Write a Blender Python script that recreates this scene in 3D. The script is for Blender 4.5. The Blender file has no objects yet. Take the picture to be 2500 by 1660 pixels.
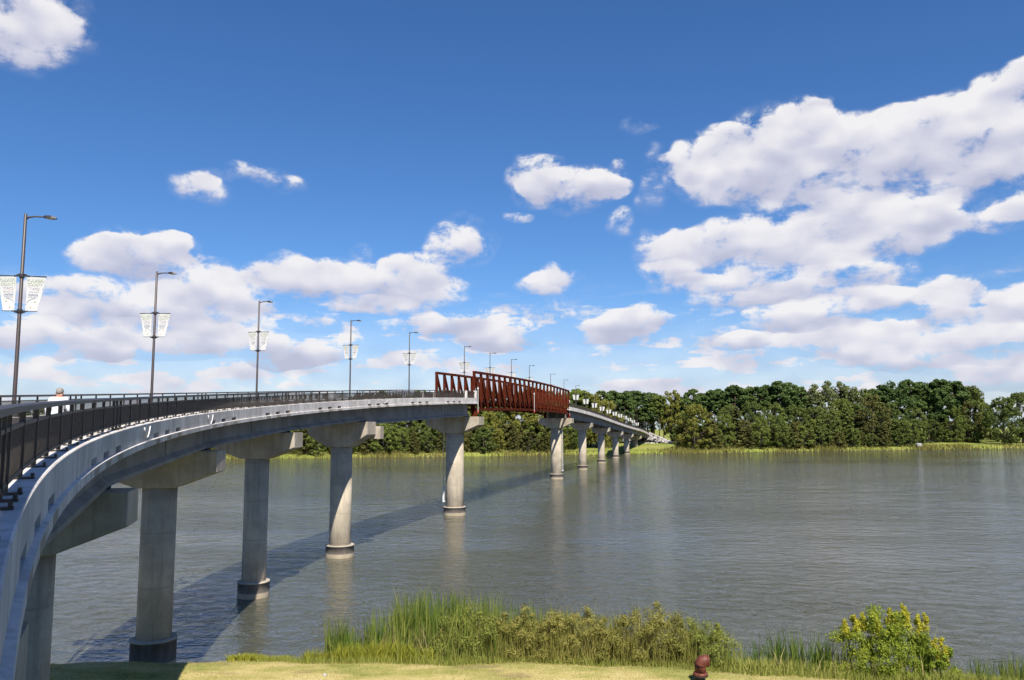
import bpy, bmesh, math, random
import numpy as np
from mathutils import Vector, Matrix

SC = bpy.context.scene
COL = SC.collection
U = 1.7                                   # metres per survey unit
EYE = 14.505                              # camera height above the water
PITCH, ROLL, FPX = 0.10467, -0.00356, 1920.0
SUN_AZ, SUN_EL = math.radians(165.0), math.radians(51.0)   # clockwise from +Y

# ------------------------------------------------------------------ camera
cam_d = bpy.data.cameras.new('camera')
cam = bpy.data.objects.new('camera', cam_d)
COL.objects.link(cam)
cam_d.sensor_width = 36.0
cam_d.lens = 36.0 * FPX / 2500.0
cam_d.clip_end = 20000
cam_d.clip_start = 0.05
cam.matrix_world = (Matrix.Translation((0, 0, EYE)) @ Matrix.Rotation(math.pi / 2 + PITCH, 4, 'X')
                    @ Matrix.Rotation(ROLL, 4, 'Z'))
SC.camera = cam
SC.view_settings.view_transform = 'Standard'
SC.view_settings.look = 'None'
SC.view_settings.exposure = 0.75
SC.view_settings.gamma = 1.0
SC.cycles.use_denoising = True
SC.cycles.use_adaptive_sampling = True
SC.cycles.adaptive_threshold = 0.02
SC.cycles.adaptive_min_samples = 14
SC.cycles.max_bounces = 6
SC.cycles.diffuse_bounces = 2
SC.cycles.glossy_bounces = 2
SC.cycles.transmission_bounces = 3
SC.cycles.sample_clamp_indirect = 6.0


# ------------------------------------------------------------------ node helpers
class NT:
    def __init__(self, tree):
        self.t = tree
        self.n = tree.nodes
        self.l = tree.links

    def link(self, a, b):
        self.l.new(a, b)

    def put(self, sock, v):
        if v is None:
            return
        if isinstance(v, bpy.types.NodeSocket):
            self.l.new(v, sock)
        else:
            sock.default_value = v

    def math(self, op, a, b=None, c=None, clamp=False):
        m = self.n.new('ShaderNodeMath')
        m.operation = op
        m.use_clamp = clamp
        for i, v in enumerate((a, b, c)):
            self.put(m.inputs[i], v)
        return m.outputs[0]

    def noise(self, vec, scale, detail=3.0, rough=0.5, dist=0.0, lac=2.0, dims='3D'):
        m = self.n.new('ShaderNodeTexNoise')
        m.noise_dimensions = dims
        self.put(m.inputs['Vector'], vec)
        m.inputs['Scale'].default_value = scale
        m.inputs['Detail'].default_value = detail
        m.inputs['Roughness'].default_value = rough
        m.inputs['Distortion'].default_value = dist
        m.inputs['Lacunarity'].default_value = lac
        return m.outputs

    def mapping(self, vec, loc=(0, 0, 0), rot=(0, 0, 0), scale=(1, 1, 1)):
        m = self.n.new('ShaderNodeMapping')
        self.put(m.inputs[0], vec)
        m.inputs[1].default_value = loc
        m.inputs[2].default_value = rot
        m.inputs[3].default_value = scale
        return m.outputs[0]

    def ramp(self, fac, stops, interp='LINEAR'):
        m = self.n.new('ShaderNodeValToRGB')
        m.color_ramp.interpolation = interp
        e = m.color_ramp.elements
        while len(e) < len(stops):
            e.new(0.5)
        for i, (p, c) in enumerate(stops):
            e[i].position = p
            e[i].color = (c[0], c[1], c[2], 1.0) if not isinstance(c, (int, float)) else (c, c, c, 1)
        self.put(m.inputs[0], fac)
        return m.outputs[0]

    def mix(self, fac, a, b, blend='MIX'):
        m = self.n.new('ShaderNodeMix')
        m.data_type = 'RGBA'
        m.blend_type = blend
        m.clamp_factor = True
        self.put(m.inputs[0], fac)
        for i, v in ((6, a), (7, b)):
            if isinstance(v, (tuple, list)):
                v = (v[0], v[1], v[2], 1.0)
            self.put(m.inputs[i], v)
        return m.outputs[2]

    def sep(self, vec):
        m = self.n.new('ShaderNodeSeparateXYZ')
        self.put(m.inputs[0], vec)
        return m.outputs

    def comb(self, x, y, z=0.0):
        m = self.n.new('ShaderNodeCombineXYZ')
        for i, v in enumerate((x, y, z)):
            self.put(m.inputs[i], v)
        return m.outputs[0]

    def vmath(self, op, a, b=None):
        m = self.n.new('ShaderNodeVectorMath')
        m.operation = op
        self.put(m.inputs[0], a)
        if b is not None:
            self.put(m.inputs[1], b)
        return m.outputs['Value'] if op in ('DOT_PRODUCT', 'LENGTH') else m.outputs[0]

    def smooth(self, v, lo, hi):
        m = self.n.new('ShaderNodeMapRange')
        m.interpolation_type = 'SMOOTHSTEP'
        self.put(m.inputs[0], v)
        m.inputs[1].default_value = lo
        m.inputs[2].default_value = hi
        return m.outputs[0]


# ------------------------------------------------------------------ world: sky with cumulus
world = bpy.data.worlds.new('World')
SC.world = world
world.use_nodes = True
try:
    world.cycles.sampling_method = 'NONE'
except Exception:
    pass
W = NT(world.node_tree)
W.n.clear()
sky = W.n.new('ShaderNodeTexSky')
sky.sky_type = 'NISHITA'
sky.sun_disc = False
sky.sun_elevation = SUN_EL
sky.sun_rotation = SUN_AZ
sky.altitude = 300
sky.air_density = 1.0
sky.dust_density = 0.35
sky.ozone_density = 1.6
hsv = W.n.new('ShaderNodeHueSaturation')
hsv.inputs['Saturation'].default_value = 1.08
W.link(W.mix(1.0, sky.outputs[0], (0.78, 1.02, 1.38), 'MULTIPLY'), hsv.inputs['Color'])
bg_sky = W.n.new('ShaderNodeBackground')
W.link(hsv.outputs[0], bg_sky.inputs[0])
bg_sky.inputs[1].default_value = 0.056

tc = W.n.new('ShaderNodeTexCoord')
dx, dy, dz = W.sep(tc.outputs['Generated'])
az = W.math('ARCTAN2', dx, dy)
el = W.math('ARCSINE', dz)
P0 = W.comb(az, el, 0.0)
# irregular warping of the cloud masses, finer toward the horizon
stretch = W.math('DIVIDE', 0.26, W.math('ADD', W.math('MAXIMUM', el, 0.0), 0.14))
nz_vec = W.comb(W.math('MULTIPLY', az, 1.0), W.math('MULTIPLY', el, 1.7), 0.37)
warp = W.noise(nz_vec, 13.0, 2.0, 0.55)[1]
wv = W.vmath('MULTIPLY', W.vmath('SUBTRACT', warp, (0.5, 0.5, 0.5)), (0.060, 0.036, 0.0))
P = W.vmath('ADD', P0, wv)


def px_dir(x, y):
    c = Vector(((x - 1250.0) / FPX, (830.0 - y) / FPX, -1.0))
    d = cam.matrix_world.to_3x3() @ c
    return math.atan2(d.x, d.y), math.atan2(d.z, math.hypot(d.x, d.y))


# cumulus masses of this sky: centre, half width, half height (all as angles), body
CLOUDS = [
    (1365, 678, 50, 24, 0.8), (1600, 770, 80, 32, 0.9), (1540, 800, 80, 34, 0.9), (600, 425, 50, 22, 0.5), (2480, 900, 160, 40, 0.7),
    (505, 440, 44, 26, 0.5), (1590, 470, 40, 55, 0.45), (1300, 470, 50, 40, 0.7),
    (70, 40, 130, 95, 0.95), (30, 120, 70, 50, 0.6), (140, 60, 60, 45, 0.6), (690, 438, 66, 32, 0.46), (490, 462, 85, 38, 0.46), (300, 620, 110, 48, 1.0),
    (360, 615, 110, 52, 1.0), (300, 590, 60, 42, 0.9), (410, 610, 50, 40, 0.8), (340, 740, 230, 60, 1.0), (480, 690, 120, 62, 0.9), (560, 740, 90, 50, 0.8),
    (180, 770, 90, 32, 0.8), (220, 850, 90, 30, 0.9), (420, 830, 230, 44, 0.85), (300, 810, 80, 30, 0.7), (540, 790, 120, 36, 0.7), (700, 850, 160, 40, 0.85),
    (690, 680, 85, 56, 1.0), (770, 690, 110, 50, 0.9), (895, 612, 34, 22, 0.55), (930, 690, 150, 60, 1.0), (1020, 660, 90, 50, 0.9), (1050, 710, 110, 48, 0.9),
    (1130, 595, 92, 62, 0.85), (930, 750, 130, 26, 0.8), (1320, 700, 74, 30, 0.95), (1090, 790, 110, 36, 0.75), (1210, 820, 100, 38, 0.95), (1320, 430, 74, 60, 1.0),
    (1400, 460, 130, 56, 1.0), (1470, 460, 60, 44, 0.9), (1515, 400, 32, 24, 0.6), (1270, 528, 34, 13, 0.6), (1530, 545, 42, 34, 0.55), (1570, 315, 46, 26, 0.55),
    (1600, 400, 34, 40, 0.42), (1680, 390, 62, 48, 0.8), (1760, 350, 70, 45, 0.95), (1900, 345, 150, 85, 1.1), (1960, 300, 90, 50, 1.0), (2070, 380, 260, 100, 1.2),
    (1850, 430, 200, 76, 1.15), (2250, 340, 190, 85, 1.1), (2430, 340, 160, 100, 1.1), (2240, 290, 60, 36, 0.9), (2450, 235, 70, 50, 0.85), (2500, 190, 50, 44, 0.8),
    (1940, 505, 120, 30, 0.5), (2350, 430, 130, 55, 0.9), (2010, 252, 34, 15, 0.55), (1720, 440, 60, 44, 0.8), (1650, 610, 100, 56, 1.0), (1720, 590, 110, 50, 1.0),
    (1860, 580, 150, 56, 1.0), (2080, 530, 130, 58, 1.0), (2190, 560, 150, 60, 0.95), (2280, 520, 70, 40, 0.8), (2060, 600, 200, 40, 0.85), (1640, 665, 80, 32, 0.85),
    (1800, 690, 200, 36, 0.8), (1900, 640, 160, 36, 0.7), (2100, 660, 120, 40, 0.75), (1790, 735, 120, 24, 0.75), (1960, 715, 160, 28, 0.75), (2440, 530, 75, 44, 0.95),
    (2490, 500, 60, 40, 0.8), (1560, 790, 70, 32, 0.9), (1510, 815, 110, 32, 0.95), (1990, 770, 120, 36, 0.95), (2130, 735, 110, 34, 0.85), (1880, 775, 80, 28, 0.7),
    (2330, 705, 70, 36, 0.85), (2300, 755, 60, 40, 0.85), (2360, 800, 80, 46, 0.8), (2460, 745, 70, 46, 0.95), (2420, 840, 120, 40, 0.8), (1810, 830, 70, 28, 0.8),
    (2100, 830, 170, 44, 0.9), (2190, 860, 160, 40, 0.9), (60, 820, 90, 36, 0.8),
]
def vmad(x, y, z):
    m_ = W.n.new('ShaderNodeVectorMath')
    m_.operation = 'MULTIPLY_ADD'
    for k_, v_ in enumerate((x, y, z)):
        W.put(m_.inputs[k_], v_)
    return m_.outputs[0]


# three masses at a time, one channel each
AZ3 = W.comb(W.sep(P)[0], W.sep(P)[0], W.sep(P)[0])
EL3 = W.comb(W.sep(P)[1], W.sep(P)[1], W.sep(P)[1])
accW = accH = None
CL = list(CLOUDS)
while len(CL) % 3:
    CL.append((-4000, 400, 10, 10, 0.0))
for i in range(0, len(CL), 3):
    pa, pe, am = [], [], []
    for (cxp, cyp, rx, ry, amp) in CL[i:i + 3]:
        a, e = px_dir(cxp, cyp)
        ra, re = 1.13 * rx / FPX, 1.10 * ry / FPX
        pa.append((1 / ra, -a / ra))
        pe.append((1 / re, -e / re))
        am.append(amp * 0.86 if cyp > 700 else amp)
    if accH is not None and i % 9 == 0:
        AZ3 = vmad(accH, (1e-7, 1e-7, 1e-7), AZ3)
    X3 = vmad(AZ3, tuple(p[0] for p in pa), tuple(p[1] for p in pa))
    Y3 = vmad(EL3, tuple(p[0] for p in pe), tuple(p[1] for p in pe))
    D3 = vmad(Y3, Y3, W.vmath('MULTIPLY', X3, X3))
    W3 = W.vmath('MAXIMUM', vmad(D3, tuple(-q for q in am), tuple(am)), (0.0, 0.0, 0.0))
    accW = W3 if accW is None else W.vmath('ADD', accW, W3)
    accH = W.vmath('MULTIPLY', Y3, W3) if accH is None else vmad(Y3, W3, accH)
sumW = W.vmath('DOT_PRODUCT', accW, (1.0, 1.0, 1.0))
sumH = W.vmath('DOT_PRODUCT', accH, (1.0, 1.0, 1.0))
# the same kind of cumulus all round, outside the part of the sky the masses above describe
gen = W.noise(W.comb(W.math('MULTIPLY', dx, stretch), W.math('MULTIPLY', dy, stretch), W.math('MULTIPLY', dz, 1.6)), 3.1, 2.0, 0.55)[0]
genw = W.math('MULTIPLY', W.math('MAXIMUM', W.math('SUBTRACT', gen, 0.58), 0.0), 7.0)
outside = W.math('MAXIMUM', W.smooth(W.math('ABSOLUTE', az), 0.62, 0.78), W.smooth(el, 0.56, 0.68))
genw = W.math('MULTIPLY', genw, outside)
# thin far cloud decks low over the horizon
deck_n = W.noise(W.comb(W.math('MULTIPLY', az, 5.0), W.math('MULTIPLY', el, 26.0), 0.0), 1.7, 3.0, 0.55, dims='2D')[0]
deck = W.math('MULTIPLY', W.math('MULTIPLY', W.smooth(deck_n, 0.34, 0.66), 1.0), W.math('SUBTRACT', 1.0, W.smooth(el, 0.07, 0.20)))
body = W.math('ADD', W.math('ADD', sumW, deck), genw)
hrel = W.math('DIVIDE', sumH, W.math('ADD', sumW, 0.06))

fine_vec = W.comb(az, W.math('MULTIPLY', el, 1.45), 0.0)
f1 = W.noise(fine_vec, 21.0, 5.5, 0.60, 0.15, dims='2D')[0]
b1 = W.noise(fine_vec, 17.0, 1.5, 0.5, 0.0, dims='2D')[0]
b2 = W.noise(W.comb(az, W.math('MULTIPLY_ADD', el, 1.45, 0.020), 0.0), 17.0, 1.5, 0.5, 0.0, dims='2D')[0]
bulge = W.math('SUBTRACT', b1, b2)          # billows: lit from above, greyer beneath
near_m = W.smooth(body, 0.02, 0.40)
field = W.math('ADD', W.math('MINIMUM', body, 1.15), W.math('MULTIPLY', W.math('MULTIPLY', W.math('SUBTRACT', f1, 0.5), 3.1), near_m))
mr = W.n.new('ShaderNodeMapRange')
mr.interpolation_type = 'SMOOTHSTEP'
W.put(mr.inputs[0], field)
mr.inputs[1].default_value = 0.08
W.put(mr.inputs[2], W.math('MULTIPLY_ADD', W.smooth(hrel, -0.5, 0.5), -0.40, 1.14))   # crisp tops, soft bases
haze_v = W.math('MULTIPLY_ADD', W.smooth(el, 0.0, 0.17), -0.58, 0.58)      # milky air near the horizon
veil = W.math('MULTIPLY', W.math('MULTIPLY', W.smooth(body, 0.0, 0.55), W.smooth(f1, 0.30, 0.66)), 0.42)
haze_v = W.math('MAXIMUM', haze_v, veil)
alpha = W.math('MAXIMUM', W.math('MULTIPLY', mr.outputs[0], 0.96), haze_v)
lit = W.math('ADD', W.math('MULTIPLY_ADD', hrel, 0.78, 0.58), W.math('MULTIPLY', bulge, 1.1))
lit = W.math('ADD', lit, W.math('MULTIPLY', W.math('SUBTRACT', f1, 0.5), 0.45))
lit = W.math('ADD', lit, W.math('MULTIPLY', W.math('SUBTRACT', 0.8, body), 0.10), clamp=True)
ccol = W.ramp(lit, [(0.0, (0.56, 0.58, 0.74)), (0.35, (0.70, 0.71, 0.84)), (0.65, (0.87, 0.86, 0.93)), (0.95, (1.0, 0.985, 1.0))])
bg_cloud = W.n.new('ShaderNodeBackground')
W.link(ccol, bg_cloud.inputs[0])
bg_cloud.inputs[1].default_value = 0.545
mixs = W.n.new('ShaderNodeMixShader')
above = W.smooth(el, -0.01, 0.02)
W.link(W.math('MULTIPLY', alpha, above), mixs.inputs[0])
W.link(bg_sky.outputs[0], mixs.inputs[1])
W.link(bg_cloud.outputs[0], mixs.inputs[2])
wo = W.n.new('ShaderNodeOutputWorld')
W.link(mixs.outputs[0], wo.inputs[0])

# ------------------------------------------------------------------ sun
sun_d = bpy.data.lights.new('sun', 'SUN')
sun_d.energy = 5.0
sun_d.angle = math.radians(0.53)
sun_d.color = (1.0, 0.935, 0.83)
sun = bpy.data.objects.new('sun', sun_d)
COL.objects.link(sun)
sdir = Vector((math.sin(SUN_AZ) * math.cos(SUN_EL), math.cos(SUN_AZ) * math.cos(SUN_EL), math.sin(SUN_EL)))
sun.rotation_euler = sdir.to_track_quat('Z', 'Y').to_euler()
sun.location = (0, 0, 60)

random.seed(7)
RNG = np.random.default_rng(11)


# ------------------------------------------------------------------ materials
def new_mat(name):
    m = bpy.data.materials.new(name)
    m.use_nodes = True
    t = NT(m.node_tree)
    b = t.n['Principled BSDF']
    return m, t, b


def objco(t):
    return t.n.new('ShaderNodeTexCoord').outputs['Object']


def worldco(t):
    return t.n.new('ShaderNodeNewGeometry').outputs['Position']


def bump(t, b, h, strength=0.3, dist=0.02):
    n = t.n.new('ShaderNodeBump')
    n.inputs['Strength'].default_value = strength
    n.inputs['Distance'].default_value = dist
    t.link(h, n.inputs['Height'])
    t.link(n.outputs[0], b.inputs['Normal'])


def mat_concrete(name, base, streak, amount=0.5, rust=None, lifts=False):
    m, t, b = new_mat(name)
    co = worldco(t)
    n1 = t.noise(co, 0.55, 6, 0.6)[0]
    n2 = t.noise(t.mapping(co, scale=(3.2, 3.2, 0.16)), 1.0, 5, 0.65)[0]
    n3 = t.noise(co, 9.0, 4, 0.6)[0]
    c = t.mix(t.smooth(n1, 0.36, 0.66), base, [v * 0.70 for v in base])
    c = t.mix(t.math('MULTIPLY', t.smooth(n2, 0.48, 0.66), amount), c, streak)
    c = t.mix(t.math('MULTIPLY', t.smooth(n3, 0.45, 0.75), 0.22), c, [min(1, v * 1.18) for v in base])
    if lifts:
        z = t.sep(co)[2]
        fr = t.math('FRACT', t.math('MULTIPLY_ADD', z, 0.31, t.math('MULTIPLY', n1, 0.05)))
        ln = t.math('LESS_THAN', t.math('ABSOLUTE', t.math('SUBTRACT', fr, 0.5)), 0.013)
        c = t.mix(t.math('MULTIPLY', ln, 0.6), c, [v * 0.6 for v in base])
    if rust:
        n4 = t.noise(t.mapping(co, scale=(2.2, 2.2, 0.07)), 1.0, 4, 0.6)[0]
        c = t.mix(t.math('MULTIPLY', t.smooth(n4, 0.50, 0.66), 0.75), c, rust)
    t.link(c, b.inputs['Base Color'])
    b.inputs['Roughness'].default_value = 0.88
    b.inputs['Specular IOR Level'].default_value = 0.25
    bump(t, b, n3, 0.25, 0.02)
    return m


def mat_plain(name, col, rough=0.6, metal=0.0, var=0.25, scale=3.0):
    m, t, b = new_mat(name)
    n = t.noise(worldco(t), scale, 4, 0.6)[0]
    c = t.mix(t.smooth(n, 0.3, 0.75), col, [v * (1 - var) for v in col])
    t.link(c, b.inputs['Base Color'])
    b.inputs['Roughness'].default_value = rough
    b.inputs['Metallic'].default_value = metal
    return m


M = {}
M['column'] = mat_concrete('weathered_column_concrete', (0.45, 0.39, 0.30), (0.25, 0.215, 0.17), 0.55, lifts=True)
M['cap'] = mat_concrete('cap_concrete', (0.42, 0.37, 0.30), (0.23, 0.195, 0.155), 0.5)
M['cap_rust'] = mat_concrete('rust_stained_cap_concrete', (0.42, 0.375, 0.30), (0.28, 0.235, 0.17), 0.5, rust=(0.30, 0.17, 0.065))
M['parapet'] = mat_concrete('pale_parapet_concrete', (0.62, 0.585, 0.56), (0.36, 0.32, 0.285), 0.7)
M['stain'] = mat_concrete('brown_washed_concrete', (0.36, 0.31, 0.26), (0.24, 0.20, 0.165), 0.6)
M['slab'] = mat_concrete('deck_concrete', (0.52, 0.47, 0.40), (0.40, 0.36, 0.37), 0.3)
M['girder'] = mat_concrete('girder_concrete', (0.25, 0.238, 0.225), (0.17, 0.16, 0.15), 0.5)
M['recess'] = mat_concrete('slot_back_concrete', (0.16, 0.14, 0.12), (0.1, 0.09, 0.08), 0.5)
M['collar'] = mat_concrete('dark_collar_concrete', (0.15, 0.13, 0.115), (0.34, 0.30, 0.26), 0.25)
M['collar_foot'] = mat_concrete('waterline_concrete', (0.42, 0.35, 0.25), (0.3, 0.25, 0.18), 0.4)
M['bronze'] = mat_plain('dark_bronze_railing_paint', (0.035, 0.027, 0.022), 0.45, 0.0, 0.2)
M['rubber'] = mat_plain('black_bearing_rubber', (0.02, 0.02, 0.02), 0.8)
M['pole'] = mat_plain('bronze_lamp_paint', (0.055, 0.040, 0.037), 0.45, 0.0, 0.15)
M['head'] = mat_plain('dark_lamp_housing_paint', (0.03, 0.027, 0.026), 0.4)
M['white'] = mat_plain('white_paint', (0.60, 0.60, 0.60), 0.5, 0, 0.06)
M['steel'] = mat_plain('galvanised_steel', (0.42, 0.44, 0.45), 0.5, 0.3, 0.2)
M['pvc'] = mat_plain('pale_conduit', (0.68, 0.67, 0.66), 0.5, 0, 0.1)
M['red'] = mat_plain('red_marker_paint', (0.45, 0.03, 0.03), 0.5)
M['lens'] = mat_plain('lamp_lens', (0.5, 0.5, 0.48), 0.2)


def mat_corten():
    m, t, b = new_mat('weathering_steel_rust')
    co = worldco(t)
    n1 = t.noise(co, 1.3, 5, 0.62)[0]
    n2 = t.noise(t.mapping(co, scale=(4, 4, 0.5)), 1.0, 5, 0.6)[0]
    c = t.ramp(n1, [(0.25, (0.042, 0.009, 0.005)), (0.55, (0.082, 0.016, 0.007)), (0.8, (0.125, 0.030, 0.011))])
    c = t.mix(t.math('MULTIPLY', t.smooth(n2, 0.5, 0.75), 0.4), c, (0.065, 0.018, 0.010))
    t.link(c, b.inputs['Base Color'])
    b.inputs['Roughness'].default_value = 0.95
    b.inputs['Specular IOR Level'].default_value = 0.05
    return m


M['corten'] = mat_corten()


def mat_pipe():
    m, t, b = new_mat('red_oxide_pipe_paint')
    co = worldco(t)
    n1 = t.noise(co, 5, 5, 0.6)[0]
    c = t.ramp(n1, [(0.3, (0.075, 0.018, 0.012)), (0.55, (0.125, 0.030, 0.018)), (0.8, (0.17, 0.058, 0.034))])
    t.link(c, b.inputs['Base Color'])
    b.inputs['Roughness'].default_value = 0.6
    return m


M['pipe'] = mat_pipe()


def mat_banner():
    m, t, b = new_mat('white_banner_fabric')
    n = t.noise(worldco(t), 2.0, 3, 0.5)[0]
    c = t.mix(n, (0.54, 0.54, 0.53), (0.47, 0.47, 0.47))
    t.link(c, b.inputs['Base Color'])
    b.inputs['Roughness'].default_value = 0.8
    b.inputs['Specular IOR Level'].default_value = 0.1
    return m


M['banner'] = mat_banner()
M['ink_green'] = mat_plain('pale_green_ink', (0.41, 0.465, 0.33), 0.8, 0, 0.1)
M['ink_pink'] = mat_plain('pale_pink_ink', (0.49, 0.42, 0.47), 0.8, 0, 0.1)
M['ink_blue'] = mat_plain('pale_blue_ink', (0.37, 0.40, 0.47), 0.8, 0, 0.1)
M['ink_orange'] = mat_plain('pale_orange_ink', (0.52, 0.42, 0.26), 0.8, 0, 0.1)


def mat_leaf(name, cols, trans=0.25):
    """cols: dark, mid, light leaf colours; varied leaf by leaf and clump by clump."""
    m, t, b = new_mat(name)
    g = t.n.new('ShaderNodeNewGeometry')
    oi = t.n.new('ShaderNodeObjectInfo')
    n = t.noise(g.outputs['Position'], 0.35, 3, 0.6)[0]
    f = t.math('ADD', t.math('MULTIPLY', g.outputs['Random Per Island'], 0.55), t.math('MULTIPLY', n, 0.55))
    f = t.math('ADD', f, t.math('MULTIPLY_ADD', oi.outputs['Random'], 0.24, -0.17), clamp=True)
    c = t.ramp(f, [(0.05, cols[0]), (0.45, cols[1]), (0.95, cols[2])])
    t.link(c, b.inputs['Base Color'])
    b.inputs['Roughness'].default_value = 0.75
    b.inputs['Specular IOR Level'].default_value = 0.2
    tr = t.n.new('ShaderNodeBsdfTranslucent')
    t.link(c, tr.inputs[0])
    mx = t.n.new('ShaderNodeMixShader')
    mx.inputs[0].default_value = trans
    t.link(b.outputs[0], mx.inputs[1])
    t.link(tr.outputs[0], mx.inputs[2])
    t.link(mx.outputs[0], t.n['Material Output'].inputs[0])
    return m


M['pine'] = mat_leaf('pine_needles', [(0.034, 0.062, 0.018), (0.064, 0.106, 0.026), (0.115, 0.162, 0.042)])
M['leafdark'] = mat_leaf('dark_broad_leaves', [(0.046, 0.07, 0.017), (0.092, 0.124, 0.026), (0.17, 0.19, 0.044)])
M['leafmid'] = mat_leaf('mid_green_leaves', [(0.062, 0.09, 0.019), (0.118, 0.156, 0.029), (0.205, 0.23, 0.048)])
M['leafyel'] = mat_leaf('yellowing_leaves', [(0.095, 0.105, 0.02), (0.17, 0.175, 0.03), (0.27, 0.25, 0.047)])
M['cypress'] = mat_leaf('bronzing_cypress_needles', [(0.046, 0.056, 0.016), (0.098, 0.102, 0.026), (0.170, 0.145, 0.040)])
M['paleoak'] = mat_leaf('pale_oak_leaves', [(0.069, 0.088, 0.030), (0.125, 0.150, 0.053), (0.213, 0.225, 0.094)])
M['reed'] = mat_leaf('reed_blades', [(0.034, 0.075, 0.012), (0.095, 0.155, 0.022), (0.28, 0.28, 0.065)], 0.3)
M['drygrass'] = mat_leaf('dry_stalks', [(0.168, 0.132, 0.048), (0.312, 0.252, 0.108), (0.504, 0.408, 0.228)], 0.25)
M['weed'] = mat_leaf('yellow_green_weeds', [(0.125, 0.150, 0.020), (0.250, 0.263, 0.031), (0.413, 0.375, 0.050)], 0.3)
M['bush'] = mat_leaf('brown_green_bush_leaves', [(0.11, 0.115, 0.026), (0.225, 0.215, 0.048), (0.37, 0.31, 0.1)], 0.25)
M['bushgreen'] = mat_leaf('green_bush_leaves', [(0.1, 0.125, 0.026), (0.21, 0.235, 0.045), (0.36, 0.35, 0.09)], 0.25)
M['goldshrub'] = mat_leaf('bright_shrub_leaves', [(0.081, 0.127, 0.016), (0.172, 0.241, 0.025), (0.345, 0.368, 0.046)], 0.35)
M['goldflower'] = mat_leaf('yellow_flower_plumes', [(0.25, 0.26, 0.025), (0.42, 0.40, 0.035), (0.60, 0.52, 0.06)], 0.35)
M['lawnblade'] = mat_leaf('mown_grass_blades', [(0.200, 0.206, 0.056), (0.375, 0.325, 0.115), (0.575, 0.475, 0.225)], 0.3)
M['farreed'] = mat_leaf('far_shore_grass', [(0.075, 0.085, 0.02), (0.165, 0.16, 0.038), (0.30, 0.25, 0.085)], 0.3)
M['bark'] = mat_plain('grey_brown_bark', (0.065, 0.05, 0.037), 0.9, 0, 0.4, 2.0)
M['pinebark'] = mat_plain('reddish_pine_bark', (0.10, 0.066, 0.047), 0.9, 0, 0.4, 2.0)
M['twig'] = mat_plain('shrub_stems', (0.14, 0.11, 0.06), 0.9, 0, 0.3)
M['rock'] = mat_plain('pale_riprap_stone', (0.46, 0.44, 0.42), 0.9, 0, 0.35, 1.2)


def mat_ground(name, cols, scale=0.25, hill=None, bare=None):
    m, t, b = new_mat(name)
    co = worldco(t)
    n1 = t.noise(t.mapping(co, scale=(0.6, 1.3, 1.0)), scale, 5, 0.62)[0]
    n2 = t.noise(co, 6.0, 5, 0.65)[0]
    f = t.math('ADD', t.math('MULTIPLY', n1, 0.78), t.math('MULTIPLY', n2, 0.22))
    c = t.ramp(f, [(0.36, cols[0]), (0.46, cols[1]), (0.55, cols[2]), (0.64, cols[3])])
    if bare:                                  # worn earth showing through
        n3 = t.noise(t.mapping(co, loc=(3.1, 7.7, 0), scale=(0.5, 1.4, 1.0)), 0.5, 4, 0.6)[0]
        c = t.mix(t.math('MULTIPLY', t.smooth(n3, 0.56, 0.68), 0.7), c, bare)
    if hill:                                  # unseen slope above the mown strip: dark green, added to cut bounce light
        y = t.sep(co)[1]
        c = t.mix(t.smooth(t.math('ADD', y, t.math('MULTIPLY', n1, 2.0)), 37.6, 39.6), hill, c)
    t.link(c, b.inputs['Base Color'])
    b.inputs['Roughness'].default_value = 0.95
    b.inputs['Specular IOR Level'].default_value = 0.1
    bump(t, b, n2, 0.6, 0.05)
    return m


M['lawn'] = mat_ground('dry_mown_lawn', [(0.155, 0.175, 0.04), (0.27, 0.25, 0.08), (0.38, 0.315, 0.13), (0.43, 0.36, 0.18)], 0.45, hill=(0.055, 0.072, 0.022), bare=(0.20, 0.145, 0.08))
M['farlawn'] = mat_ground('far_green_lawn', [(0.12, 0.15, 0.03), (0.17, 0.20, 0.04), (0.22, 0.23, 0.055), (0.28, 0.26, 0.09)], 0.06)
M['shadefloor'] = mat_ground('woodland_floor', [(0.05, 0.05, 0.02), (0.08, 0.075, 0.03), (0.11, 0.09, 0.04), (0.15, 0.12, 0.06)], 0.1)


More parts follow.
